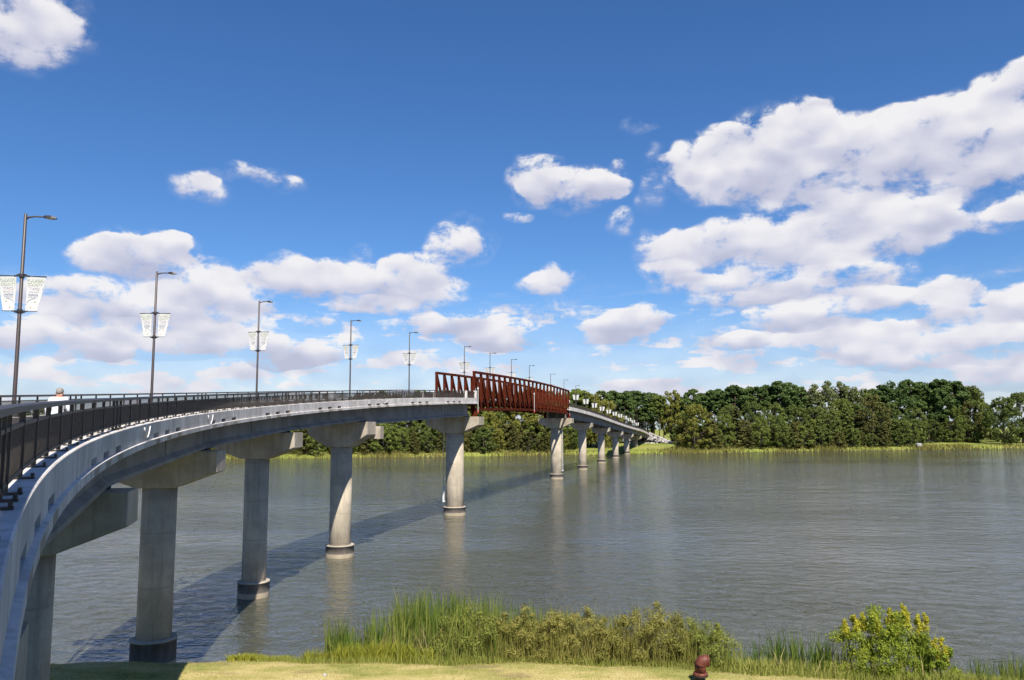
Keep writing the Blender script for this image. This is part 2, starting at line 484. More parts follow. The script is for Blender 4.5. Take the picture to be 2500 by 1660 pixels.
def mat_water():
    m, t, b = new_mat('lake_water')
    co = worldco(t)
    # murky body of the lake, cloudier in drifting patches
    n0 = t.noise(t.mapping(co, scale=(0.012, 0.02, 1)), 1.0, 3, 0.5)[0]
    c = t.mix(n0, (0.053, 0.056, 0.042), (0.070, 0.072, 0.054))
    t.link(c, b.inputs['Base Color'])
    b.inputs['Roughness'].default_value = 0.06
    b.inputs['IOR'].default_value = 1.33
    w1 = t.noise(t.mapping(co, rot=(0, 0, 0.30), scale=(0.80, 1.05, 1)), 0.70, 4, 0.58, 0.7)[0]
    w2 = t.noise(t.mapping(co, rot=(0, 0, -0.22), scale=(0.75, 1.0, 1)), 2.1, 3, 0.55, 0.3)[0]
    w3 = t.noise(t.mapping(co, rot=(0, 0, 0.1), scale=(0.10, 0.16, 1)), 1.0, 2, 0.5)[0]
    gust = t.noise(t.mapping(co, scale=(0.010, 0.022, 1)), 1.0, 3, 0.55)[0]
    amp = t.math('MULTIPLY_ADD', t.smooth(gust, 0.35, 0.68), 0.85, 0.45)
    w4 = t.noise(t.mapping(co, rot=(0, 0, 0.15), scale=(0.6, 1.0, 1)), 8.0, 2, 0.5)[0]
    h = t.math('ADD', t.math('MULTIPLY', w1, 0.24), t.math('MULTIPLY', w2, 0.075))
    h = t.math('ADD', h, t.math('MULTIPLY', w4, 0.010))
    h = t.math('MULTIPLY', h, amp)
    h = t.math('ADD', h, t.math('MULTIPLY', w3, 0.25))
    n = t.n.new('ShaderNodeBump')
    n.inputs['Strength'].default_value = 1.0
    n.inputs['Distance'].default_value = 1.0
    t.link(h, n.inputs['Height'])
    t.link(n.outputs[0], b.inputs['Normal'])
    return m


M['water'] = mat_water()


# ------------------------------------------------------------------ mesh helpers
class MB:
    def __init__(self):
        self.v, self.f, self.mi = [], [], []

    def quad(self, pts, mi=0):
        k = len(self.v)
        self.v += [tuple(p) for p in pts]
        self.f.append(tuple(range(k, k + len(pts))))
        self.mi.append(mi)

    def hexa(self, c, mi=0):
        """c: 8 corners, bottom ring then top ring"""
        k = len(self.v)
        self.v += [tuple(p) for p in c]
        for q in ((3, 2, 1, 0), (4, 5, 6, 7), (0, 1, 5, 4), (1, 2, 6, 5), (2, 3, 7, 6), (3, 0, 4, 7)):
            self.f.append(tuple(k + i for i in q))
            self.mi.append(mi)

    def box(self, a, b, mi=0):
        x0, y0, z0 = a
        x1, y1, z1 = b
        self.hexa([(x0, y0, z0), (x1, y0, z0), (x1, y1, z0), (x0, y1, z0), (x0, y0, z1), (x1, y0, z1), (x1, y1, z1), (x0, y1, z1)], mi)

    def bar(self, p, q, w, h, side=None, mi=0):
        """rectangular bar from p to q, w across `side`, h across the other"""
        p, q = Vector(p), Vector(q)
        d = (q - p).normalized()
        s = Vector(side) if side is not None else (Vector((0, 0, 1)).cross(d) if abs(d.z) < .95 else Vector((1, 0, 0)))
        s = (s - d * s.dot(d)).normalized()
        u = d.cross(s).normalized()
        c = []
        for e in (p, q):
            for a, b2 in ((-1, -1), (1, -1), (1, 1), (-1, 1)):
                c.append(e + s * (a * w / 2) + u * (b2 * h / 2))
        self.hexa(c, mi)

    def lathe(self, prof, seg=32, origin=(0, 0, 0), mi=None):
        ox, oy, oz = origin
        k = len(self.v)
        n = len(prof)
        for (r, z) in prof:
            for i in range(seg):
                a = 2 * math.pi * i / seg
                self.v.append((ox + r * math.cos(a), oy + r * math.sin(a), oz + z))
        for j in range(n - 1):
            for i in range(seg):
                i2 = (i + 1) % seg
                self.f.append((k + j * seg + i, k + j * seg + i2, k + (j + 1) * seg + i2, k + (j + 1) * seg + i))
                self.mi.append(0 if mi is None else mi[j])
        self.f.append(tuple(k + (n - 1) * seg + i for i in range(seg)))
        self.mi.append(0 if mi is None else mi[-1])
        self.f.append(tuple(k + i for i in reversed(range(seg))))
        self.mi.append(0 if mi is None else mi[0])

    def tube(self, pts, rad, seg=8, cap=True, mi=0):
        pts = [Vector(p) for p in pts]
        if not hasattr(rad, '__len__'):
            rad = [rad] * len(pts)
        k = len(self.v)
        ref = Vector((0, 0, 1))
        for i, p in enumerate(pts):
            d = (pts[min(i + 1, len(pts) - 1)] - pts[max(i - 1, 0)]).normalized()
            s = d.cross(ref)
            if s.length < 0.1:
                s = d.cross(Vector((1, 0, 0)))
            s.normalize()
            u = s.cross(d)
            for j in range(seg):
                a = 2 * math.pi * j / seg
                self.v.append(tuple(p + (s * math.cos(a) + u * math.sin(a)) * rad[i]))
        for i in range(len(pts) - 1):
            for j in range(seg):
                j2 = (j + 1) % seg
                self.f.append((k + i * seg + j, k + i * seg + j2, k + (i + 1) * seg + j2, k + (i + 1) * seg + j))
                self.mi.append(mi)
        if cap:
            self.f.append(tuple(k + j for j in reversed(range(seg))))
            self.f.append(tuple(k + (len(pts) - 1) * seg + j for j in range(seg)))
            self.mi += [mi, mi]

    def rings(self, rings, mi=0):
        """closed section rings swept one after another"""
        k = len(self.v)
        n = len(rings[0])
        for r in rings:
            self.v += [tuple(p) for p in r]
        for i in range(len(rings) - 1):
            for j in range(n):
                j2 = (j + 1) % n
                self.f.append((k + i * n + j, k + i * n + j2, k + (i + 1) * n + j2, k + (i + 1) * n + j))
                self.mi.append(mi)
        self.f.append(tuple(k + j for j in reversed(range(n))))
        self.f.append(tuple(k + (len(rings) - 1) * n + j for j in range(n)))
        self.mi += [mi, mi]

    def mesh(self, name, mats, smooth=False):
        me = bpy.data.meshes.new(name)
        me.from_pydata(self.v, [], self.f)
        for m in (mats if isinstance(mats, (list, tuple)) else [mats]):
            me.materials.append(m)
        if len(set(self.mi)) > 1:
            me.polygons.foreach_set('material_index', self.mi)
        if smooth:
            me.polygons.foreach_set('use_smooth', [True] * len(me.polygons))
        me.update()
        return me

    def build(self, name, mats, parent=None, smooth=False, recalc=False):
        me = self.mesh(name, mats, smooth)
        if recalc:
            bm = bmesh.new()
            bm.from_mesh(me)
            bmesh.ops.recalc_face_normals(bm, faces=bm.faces)
            bm.to_mesh(me)
            bm.free()
        return put(name, me, parent)


def put(name, me, parent=None, loc=None, rotz=None, scale=None):
    o = bpy.data.objects.new(name, me)
    COL.objects.link(o)
    if loc is not None:
        o.location = loc
    if rotz is not None:
        o.rotation_euler = (0, 0, rotz)
    if scale is not None:
        o.scale = scale
    if parent is not None:
        o.parent = parent
    return o


def tag(o, label=None, cat=None, group=None, kind=None):
    if label:
        o['label'] = label
    if cat:
        o['category'] = cat
    if group:
        o['group'] = group
    if kind:
        o['kind'] = kind
    return o


def empty(name, loc=(0, 0, 0), rotz=0.0):
    o = bpy.data.objects.new(name, None)
    COL.objects.link(o)
    o.location = loc
    o.rotation_euler = (0, 0, rotz)
    o.empty_display_size = 0.3
    return o


ORD = ['first', 'second', 'third', 'fourth', 'fifth', 'sixth', 'seventh', 'eighth', 'ninth', 'tenth', 'eleventh', 'twelfth',
       'thirteenth', 'fourteenth', 'fifteenth', 'sixteenth', 'seventeenth', 'eighteenth', 'nineteenth', 'twentieth']
TENS = {20: 'twenty', 30: 'thirty', 40: 'forty', 50: 'fifty', 60: 'sixty'}


def ordinal(i):
    """0 -> first"""
    n = i + 1
    if n <= 20:
        return ORD[i]
    t, r = n // 10 * 10, n % 10
    return TENS[t] + '-' + ORD[r - 1] if r else TENS[t][:-1] + 'ieth'


# ------------------------------------------------------------------ bridge alignment (surveyed curve)
KN = np.array([-62, -45, -32, -20, -8, 4, 16.0])
KV = np.array([0.01789, 0.01598, 0.01447, 0.01569, 0.01447, 0.00529, 0.0])
ZN = np.array([-62, -40, -25, -10, 5, 20, 35, 50, 65, 80, 95, 110, 135, 160, 185, 210, 240.0])
ZV = np.array([-1.41164, -0.7427, -0.15412, 0.52742, 1.21755, 1.73319, 2.0338, 2.20449, 2.14734, 1.83735, 1.38134, 0.80419,
               -0.31783, -1.356, -2.2502, -3.36574, -5.3])
S_ = np.arange(-62, 262, 0.25)


def _spline(xn, yn, x):
    n = len(xn)
    h = np.diff(xn)
    A = np.zeros((n, n))
    b = np.zeros(n)
    A[0, 0] = A[-1, -1] = 1
    for i in range(1, n - 1):
        A[i, i - 1], A[i, i], A[i, i + 1] = h[i - 1], 2 * (h[i - 1] + h[i]), h[i]
        b[i] = 6 * ((yn[i + 1] - yn[i]) / h[i] - (yn[i] - yn[i - 1]) / h[i - 1])
    Mm = np.linalg.solve(A, b)
    i = np.clip(np.searchsorted(xn, x) - 1, 0, n - 2)
    t, H = x - xn[i], h[i]
    return yn[i] + t * ((yn[i + 1] - yn[i]) / H - H * (2 * Mm[i] + Mm[i + 1]) / 6) + t * t * Mm[i] / 2 + t ** 3 * (Mm[i + 1] - Mm[i]) / (6 * H)


_k = np.where(S_ < 16, np.interp(S_, KN, KV), 0)
_i0 = int(np.argmin(abs(S_ - 16)))
_c = np.concatenate([[0], np.cumsum((_k[1:] + _k[:-1]) / 2 * 0.25)])
H_ = 0.25265 + _c - _c[_i0]
X_ = np.concatenate([[0], np.cumsum((np.sin(H_[1:]) + np.sin(H_[:-1])) / 2 * 0.25)])
Y_ = np.concatenate([[0], np.cumsum((np.cos(H_[1:]) + np.cos(H_[:-1])) / 2 * 0.25)])
X_ = (X_ - X_[_i0] - 7.82343) * U
Y_ = (Y_ - Y_[_i0] + 65.9075) * U
Z_ = _spline(ZN, ZV, S_) * U + EYE
SM = S_ * U


def fr(s):
    """s in metres -> x, y, z(ref), heading"""
    return (float(np.interp(s, SM, X_)), float(np.interp(s, SM, Y_)), float(np.interp(s, SM, Z_)), float(np.interp(s, SM, H_)))


def pt(s, off, dz=0.0):
    x, y, z, h = fr(s)
    return Vector((x + off * math.cos(h), y - off * math.sin(h), z + dz))


def nrm(s):
    h = fr(s)[3]
    return Vector((math.cos(h), -math.sin(h), 0))


def tan(s):
    h = fr(s)[3]
    return Vector((math.sin(h), math.cos(h), 0))


def stations(s0, s1, ds):
    n = max(1, int(math.ceil((s1 - s0) / ds - 1e-6)))
    return [s0 + (s1 - s0) * i / n for i in range(n + 1)]


def sweep(mb, section, s0, s1, ds=1.5, mi=0):
    mb.rings([[pt(s, o, dz) for (o, dz) in section] for s in stations(s0, s1, ds)], mi)


CURB, DECKZ, FASC_B = 0.851, 0.45, -0.07
EDGE = 3.78
RAILO = 3.50
S_START, S_TR0, S_TR1, S_END = -58 * U, 25.6 * U, 74.35 * U, 221.5 * U

# ------------------------------------------------------------------ setting: water, terrain
mb = MB()
mb.quad([(-2500, -60, 0), (2500, -60, 0), (2500, 900, 0), (-2500, 900, 0)])
tag(mb.build('lake_water', M['water']), kind='structure')


def lawn_edge(x):
    e = float(np.interp(x, [-60, -25, -10, 0, 8, 15, 22, 30, 60], [47.2, 46.5, 46.4, 45.9, 44.9, 43.8, 42.0, 39.6, 34.0]))
    return e + 0.22 * math.sin(x * 0.32) + 0.14 * math.sin(x * 0.83 + 1) + 0.08 * math.sin(x * 2.3)


def near_ground(x, y):
    ye = lawn_edge(x)
    z = 1.35 + 0.05 * math.sin(x * 0.21 + y * 0.3) + 0.02 * math.sin(x * 0.9 + 2 * y)
    hill = 12.7 - 0.335 * max(0.0, y - 3) - 2.8 * min(1, max(0, (-x - 4) / 6.0))
    hill = min(hill, 12.7)
    z = max(z, hill)
    if y > ye - 1.2:
        z -= 0.32 * (y - ye + 1.2) + 0.10 * max(0, y - ye - 1) ** 1.5
    return max(z, -2.5)


def grid_mesh(name, xs, ys, fn, mat):
    v = [(x, y, fn(x, y)) for y in ys for x in xs]
    nx = len(xs)
    f = [(j * nx + i, j * nx + i + 1, (j + 1) * nx + i + 1, (j + 1) * nx + i) for j in range(len(ys) - 1) for i in range(nx - 1)]
    me = bpy.data.meshes.new(name)
    me.from_pydata(v, [], f)
    me.materials.append(mat)
    me.polygons.foreach_set('use_smooth', [True] * len(f))
    return put(name, me)


xs = list(np.concatenate([np.arange(-300, -44, 16), np.arange(-44, 44, 0.8), np.arange(44, 300, 16)]))
ys = list(np.concatenate([np.arange(-60, 30, 6), np.arange(30, 64, 0.5)]))
near = grid_mesh('near_bank_ground', xs, ys, near_ground, M['lawn'])
tag(near, kind='structure')

SHORE = [(-900, 330), (-300, 336), (-132, 338), (-97, 339), (-40, 347), (0, 356), (28, 363), (52, 370), (79, 378), (157, 403), (268, 430), (420, 462), (900, 560)]
_sx = np.array([p[0] for p in SHORE], float)
_sy = np.array([p[1] for p in SHORE], float)


def shore_y(x):
    return float(np.interp(x, _sx, _sy)) + 1.2 * math.sin(x * 0.11) + 0.7 * math.sin(x * 0.31 + 1)


def far_ground(x, y):
    d = y - shore_y(x)
    z = -1.5 + 0.35 * (d + 4) if d < 4 else 1.3 + 0.03 * min(d - 4, 60)
    return z + 0.15 * math.sin(x * 0.13) * math.sin(y * 0.1)


us = list(np.concatenate([np.arange(-900, -260, 40), np.arange(-260, 420, 4), np.arange(420, 960, 40)]))
ds_ = [-6, -3, -1, 1, 3, 4, 6, 9, 13, 18, 25, 34, 46, 60, 90, 140, 300, 900]
v, f = [], []
for d in ds_:
    for x in us:
        y = shore_y(x) + d
        v.append((x, y, far_ground(x, y)))
nx = len(us)
f = [(j * nx + i, j * nx + i + 1, (j + 1) * nx + i + 1, (j + 1) * nx + i) for j in range(len(ds_) - 1) for i in range(nx - 1)]
me = bpy.data.meshes.new('far_bank_ground')
me.from_pydata(v, [], f)
me.materials.append(M['farlawn'])
me.polygons.foreach_set('use_smooth', [True] * len(f))
tag(put('far_bank_ground', me), kind='structure')

# ------------------------------------------------------------------ the bridge
bridge = empty('footbridge', pt(0, 0, 0))
bridge.location = (0, 0, 0)
tag(bridge, 'long curving concrete footbridge with rust red truss span crossing the lake', 'bridge')

# deck slabs
mb = MB()
sweep(mb, [(-3.345, DECKZ), (-3.345, 0.05), (3.345, 0.05), (3.345, DECKZ)], S_START, S_TR0 - 0.4, 1.5)
mb.build('deck', M['slab'], bridge)
mb = MB()
sweep(mb, [(-3.345, DECKZ), (-3.345, 0.05), (3.345, 0.05), (3.345, DECKZ)], S_TR1 + 0.4, S_END, 4)
mb.build('deck', M['slab'], bridge)


def parapet(side, s0, s1, panels, ds):
    """kerb beam along one edge: lip, slotted band and wall panels"""
    q = side
    mb = MB()
    sweep(mb, [(q * 3.35, 0.17), (q * 3.35, FASC_B), (q * (EDGE + 0.08), FASC_B), (q * (EDGE + 0.08), 0.15), (q * EDGE, 0.17)], s0, s1, ds)
    base = mb.build('parapet', M['parapet'], bridge, recalc=True)
    mb = MB()
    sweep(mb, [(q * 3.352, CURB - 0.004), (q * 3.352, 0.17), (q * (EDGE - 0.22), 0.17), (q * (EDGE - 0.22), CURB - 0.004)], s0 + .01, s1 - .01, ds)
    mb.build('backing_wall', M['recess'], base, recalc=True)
    # slots: groups of three
    slots = []
    g = s0 + 3.0
    while g < s1 - 8 and panels:
        for k in range(3):
            slots.append((g + k * 2.6, g + k * 2.6 + 1.15))
        g += 13.8
    band = []
    cur = s0
    for a, b in slots:
        band.append((cur, a))
        cur = b
    band.append((cur, s1))
    for a, b in band:
        mb = MB()
        sweep(mb, [(q * (EDGE - 0.218), 0.37), (q * (EDGE - 0.218), 0.172), (q * EDGE, 0.172), (q * EDGE, 0.37)], a, b, ds)
        mb.build('slot_band', M['parapet'], base, recalc=True)
    for a, b in slots:                        # brown wash below each drain slot
        mb = MB()
        sweep(mb, [(q * (EDGE + .079), .13), (q * (EDGE + .079), FASC_B + .01), (q * (EDGE + .083), FASC_B + .01), (q * (EDGE + .083), .13)], a - .04, b - .1, ds)
        mb.build('drain_stain', M['stain'], base, recalc=True)
    sec = [(q * (EDGE - 0.215), CURB), (q * (EDGE - 0.215), 0.372), (q * EDGE, 0.372), (q * EDGE, CURB - 0.02), (q * (EDGE - 0.02), CURB)]
    if panels:
        n = int(round((s1 - s0) / 2.07))
        L = (s1 - s0) / n
        for i in range(n):
            mb = MB()
            sweep(mb, sec, s0 + i * L + 0.008, s0 + (i + 1) * L - 0.008, 0.75)
            mb.build('wall_panel', M['parapet'], base, recalc=True)
    else:
        mb = MB()
        sweep(mb, sec, s0, s1, ds)
        mb.build('wall_panel', M['parapet'], base, recalc=True)
    mb = MB()                                # inner part of the kerb top
    sweep(mb, [(q * 3.354, CURB), (q * 3.354, CURB - 0.004 + 0.001), (q * (EDGE - 0.218), CURB - 0.003), (q * (EDGE - 0.218), CURB)], s0, s1, ds)
    mb.build('kerb_top', M['parapet'], base, recalc=True)
    return base


parapet(1, S_START, S_TR0 - 0.2, True, 0.75)
parapet(-1, S_START, S_TR0 - 0.2, False, 1.5)
parapet(1, S_TR1 + 0.2, S_END, False, 4)
parapet(-1, S_TR1 + 0.2, S_END, False, 4)
# drain slots of the far half: dark strips on the face paint their shade
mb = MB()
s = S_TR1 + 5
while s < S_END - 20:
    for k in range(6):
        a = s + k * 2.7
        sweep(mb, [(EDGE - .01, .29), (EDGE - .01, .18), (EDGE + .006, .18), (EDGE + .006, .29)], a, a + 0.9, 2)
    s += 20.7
tag(mb.build('drain_slot_shade', M['recess'], bridge, recalc=True), kind='stuff')

# concrete end pillars at the truss
for ss in (S_TR0 - 0.55, S_TR0 - 5.6):
    for q in (1, -1):
        mb = MB()
        sweep(mb, [(q * 3.30, CURB + 0.002), (q * 3.78, CURB + 0.002), (q * 3.78, 2.05 if ss > S_TR0 - 2 else 1.95), (q * 3.30, 2.05 if ss > S_TR0 - 2 else 1.95)], ss - 0.22, ss + 0.22, 1)
        mb.build('end_pillar', M['parapet'], bridge, recalc=True)

# piers: station, column diameter, cap half length, cap thickness, cap height, end height, cap top below ref
PIERS = [
    ('A0', -45.2, 2.0, 3.55, 2.1, 2.2, 1.27, -1.62), ('A', -33.4, 2.0, 3.55, 2.1, 2.2, 1.27, -1.62), ('B', -21.62, 2.0, 3.6, 2.1, 2.2, 1.27, -1.62), ('C', -10.18, 2.0, 3.6, 2.1, 2.2, 1.27, -1.62),
    ('D', 1.70, 2.36, 3.5, 2.5, 2.75, 1.4, -1.62), ('E', 25.49, 2.88, 4.45, 3.1, 2.57, 1.30, -2.12),
    ('F', 74.46, 2.88, 4.45, 3.1, 2.57, 1.30, -2.12), ('G', 98.95, 2.48, 3.3, 2.4, 2.3, 1.2, -2.12),
    ('H', 123.44, 2.48, 3.3, 2.4, 2.3, 1.2, -2.12), ('I', 147.93, 2.48, 3.3, 2.4, 2.3, 1.2, -2.12),
    ('J', 172.42, 2.48, 3.3, 2.4, 2.3, 1.2, -2.12), ('K', 196.4, 2.48, 3.3, 2.4, 2.3, 1.2, -2.12)]
PIER = {}
for (nm, su, dia, hl, th, ch, eh, top) in PIERS:
    s = su * U
    x, y, zr, h = fr(s)
    R = dia / 2
    ztop = zr + top
    zb = ztop - ch
    ground = far_ground(x, y) if nm == 'K' else (near_ground(x, y) if nm in ('A0', 'A', 'B') else -2.0)
    foot = min(ground, 0.6) - 1.0 if nm not in ('A0', 'A') else ground - 1.0
    mb = MB()
    mb.lathe([(R, foot), (R, zb + 0.01)], 48, (0, 0, 0))
    pier = mb.build('pier', M['column'], bridge, smooth=False)
    for p in pier.data.polygons:
        p.use_smooth = abs(p.normal.z) < 0.5
    pier.location = (x, y, 0)
    pier.rotation_euler = (0, 0, -h)         # local +x points to the right of the bridge
    mb = MB()
    f = R + 0.10                              # half width of flat soffit
    prof = [(-hl, 0), (-hl, -eh), (-f, -ch), (f, -ch), (hl, -eh), (hl, 0)]
    rings = [[(a, t_, ztop + b) for (a, b) in prof] for t_ in (-th / 2, -th / 2, th / 2, th / 2)]
    c = 0.04
    rings = [[(a * (1 - c / hl), -th / 2, ztop + b - (c if b == 0 else 0) + (c if b < 0 else 0)) for (a, b) in prof],
             [(a, -th / 2 + c, ztop + b) for (a, b) in prof], [(a, th / 2 - c, ztop + b) for (a, b) in prof],
             [(a * (1 - c / hl), th / 2, ztop + b - (c if b == 0 else 0) + (c if b < 0 else 0)) for (a, b) in prof]]
    mb.rings(rings)
    if nm == 'D':
        mb.hexa([(-2.95, th / 2 - .02, ztop - 1.9), (hl + .55, th / 2 - .02, ztop - 1.9), (hl + .55, th / 2 + 1.0, ztop - 1.9), (-2.95, th / 2 + 1.0, ztop - 1.9),
                 (-2.95, th / 2 - .02, ztop - .5), (hl + .55, th / 2 - .02, ztop - .5), (hl + .55, th / 2 + 1.0, ztop - .5), (-2.95, th / 2 + 1.0, ztop - .5)])
    cap = mb.build('cap', M['cap_rust'] if nm in 'EF' else M['cap'], pier, recalc=True)
    mb = MB()
    for oo in (-2.35, 0, 2.35):
        if nm in ('E', 'F'):
            tt = (-th / 2 + .45,) if nm == 'E' else (th / 2 - .45,)
        else:
            tt = (-0.45, 0.45)
        for t_ in tt:
            mb.box((oo - .28, t_ - .2, ztop - .01), (oo + .28, t_ + .2, ztop + (.13 if nm != 'E' else .17)))
    mb.build('bearing', M['rubber'], pier)
    if nm not in ('A0', 'A', 'K'):
        R2 = R * (1.30 if nm in 'BCD' else 1.22)
        top_c = 1.32 if nm != 'B' else 1.75
        mb = MB()
        mb.lathe([(R2, foot), (R2, 0.42), (R2, 0.43), (R2, top_c - 0.13), (R2 + .03, top_c - .12), (R2 + .03, top_c - .02), (R2 - .02, top_c)], 48, (0, 0, 0), [1, 0, 0, 2, 2, 2, 2])
        o = mb.build('collar', [M['collar'], M['collar_foot'], M['cap']], pier)
        for p in o.data.polygons:
            p.use_smooth = abs(p.normal.z) < 0.5
    PIER[nm] = (s, pier, ztop, R, x, y, h)


# girders: three straight precast beams per span
def girder(sa, sb, off, bot_a, bot_b, bulb):
    pa, pb = pt(sa, off), pt(sb, off)
    d = (pb - pa)
    n = Vector((d.y, -d.x, 0)).normalized()
    rings = []
    for p, dz in ((pa, bot_a), (pb, bot_b)):
        t_ = 0.16
        sec = [(-.33, dz), (.33, dz), (.33, dz + .16), (.10, dz + .36), (.10, -.05), (.30, .02), (.30, .12), (-.30, .12), (-.30, .02), (-.10, -.05), (-.10, dz + .36), (-.33, dz + .16)]
        rings.append([p + n * a + Vector((0, 0, z)) for (a, z) in sec])
    mb = MB()
    mb.rings(rings)
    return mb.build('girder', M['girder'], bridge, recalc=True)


spans = [('A0', 'A', -1.48), ('A', 'B', -1.48), ('B', 'C', -1.48), ('C', 'D', -1.48), ('D', 'E', -1.95), ('F', 'G', -1.98), ('G', 'H', -1.98), ('H', 'I', -1.98), ('I', 'J', -1.98), ('J', 'K', -1.98)]
for a, b, bot in spans:
    sa, sb = PIER[a][0], PIER[b][0]
    sa += 0.04 if a != 'F' else 0.9
    sb -= 0.04 if b != 'E' else 1.0
    for off in (-2.35, 0, 2.35):
        girder(sa, sb, off, bot if a != 'D' else -1.95, bot, True)
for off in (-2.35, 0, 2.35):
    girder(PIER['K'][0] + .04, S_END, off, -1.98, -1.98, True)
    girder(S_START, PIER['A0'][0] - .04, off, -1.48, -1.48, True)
# cross diaphragms between the girders
for a, b, bot in spans[1:]:
    sa, sb = PIER[a][0], PIER[b][0]
    for k in ((0.33, 0.66) if sb - sa > 30 else (0.5,)):
        mb = MB()
        sm = sa + (sb - sa) * k
        pa, pb = pt(sa, 0), pt(sb, 0)
        c = pa.lerp(pb, k)
        d = (pb - pa)
        d.z = 0
        d.normalize()
        n = Vector((d.y, -d.x, 0))
        mb.hexa([c + n * a_ + d * b_ + Vector((0, 0, z)) for z in (bot + .4, .04) for (a_, b_) in ((-2.5, -.1), (2.5, -.1), (2.5, .1), (-2.5, .1))])
        mb.build('diaphragm', M['girder'], bridge)

# far abutment with wing walls
x, y, zr, h = fr(S_END)
mb = MB()
sweep(mb, [(-4.0, -7.5), (4.0, -7.5), (4.0, 0.9), (-4.0, 0.9)], S_END + 0.02, S_END + 1.4, 2)
sweep(mb, [(3.9, -4.5), (4.45, -4.5), (4.45, 1.5), (3.9, 1.5)], S_END - 1.0, S_END + 7.5, 3)
sweep(mb, [(-4.45, -4.5), (-3.9, -4.5), (-3.9, 1.5), (-4.45, 1.5)], S_END - 1.0, S_END + 7.5, 3)
mb.build('abutment', M['parapet'], bridge, recalc=True)


# railings
def post_mesh():
    mb = MB()
    mb.box((-.04, -.024, .03), (.04, .024, .955))
    mb.box((-.13, -.09, 0), (.19, .09, .025))
    for a in (-.11, .16):
        for b in (-.06, .06):
            mb.box((a - .02, b - .02, .03), (a + .02, b + .02, .075))
    return mb.mesh('post', M['bronze'])


POST = post_mesh()


def railing(side, s0, s1, ds, single_posts):
    q = side
    o = q * RAILO
    mb = MB()
    sweep(mb, [(o - .075, CURB + .95), (o + .075, CURB + .95), (o + .075, CURB + 1.03), (o + .05, CURB + 1.05), (o - .05, CURB + 1.05), (o - .075, CURB + 1.03)], s0, s1, ds)
    top = mb.build('railing', M['bronze'], bridge, recalc=True)
    for z in (0.74, 0.10):
        mb = MB()
        sweep(mb, [(o - .028, CURB + z), (o + .028, CURB + z), (o + .028, CURB + z + .055), (o - .028, CURB + z + .055)], s0 + .02, s1 - .02, ds)
        mb.build('rail', M['bronze'], top, recalc=True)
    # pickets
    mb = MB()
    n = int((s1 - s0) / (0.115 if single_posts else 0.17))
    for i in range(n):
        s = s0 + (s1 - s0) * (i + .5) / n
        p = pt(s, o, CURB)
        h = fr(s)[3]
        t_ = Vector((math.sin(h), math.cos(h), 0)) * .011
        nn = Vector((math.cos(h), -math.sin(h), 0)) * .011
        mb.hexa([p + Vector((0, 0, z)) + a for z in (.157, .738) for a in (-t_ - nn, t_ - nn, t_ + nn, -t_ + nn)])
    tag(mb.build('picket', M['bronze'], top), kind='stuff')
    # posts, closer together where two lengths of railing meet
    st = []
    s = s0 + .35
    k = 0
    while s < s1 - .2:
        st.append(s)
        k += 1
        s += 0.72 if k % 11 in (9, 10) else 2.07
    if single_posts:
        for s in st:
            h = fr(s)[3]
            put('post', POST, top, pt(s, o, CURB + .001), -h if q > 0 else math.pi - h)
    else:
        mb = MB()
        for s in st:
            h = fr(s)[3]
            p = pt(s, o, CURB)
            t_ = Vector((math.sin(h), math.cos(h), 0)) * .035
            nn = Vector((math.cos(h), -math.sin(h), 0)) * .06
            mb.hexa([p + Vector((0, 0, z)) + a for z in (.002, .948) for a in (-t_ - nn, t_ - nn, t_ + nn, -t_ + nn)])
        tag(mb.build('post', M['bronze'], top), kind='stuff')
    return top


railing(1, S_START, S_TR0 - 0.85, 0.75, True)
railing(-1, S_START, S_TR0 - 0.85, 0.75, True)
railing(1, S_TR1 + 0.5, S_END + 4, 4, False)
railing(-1, S_TR1 + 0.5, S_END + 4, 4, False)

# truss span
NP = 22
TL = (S_TR1 + 1.3 - (S_TR0 - 0.1)) / NP
TW = 3.2
ZT, ZB = 5.05, -0.98


def tp(i, side, dz):
    return pt(S_TR0 - 0.1 + i * TL, side * TW, dz)


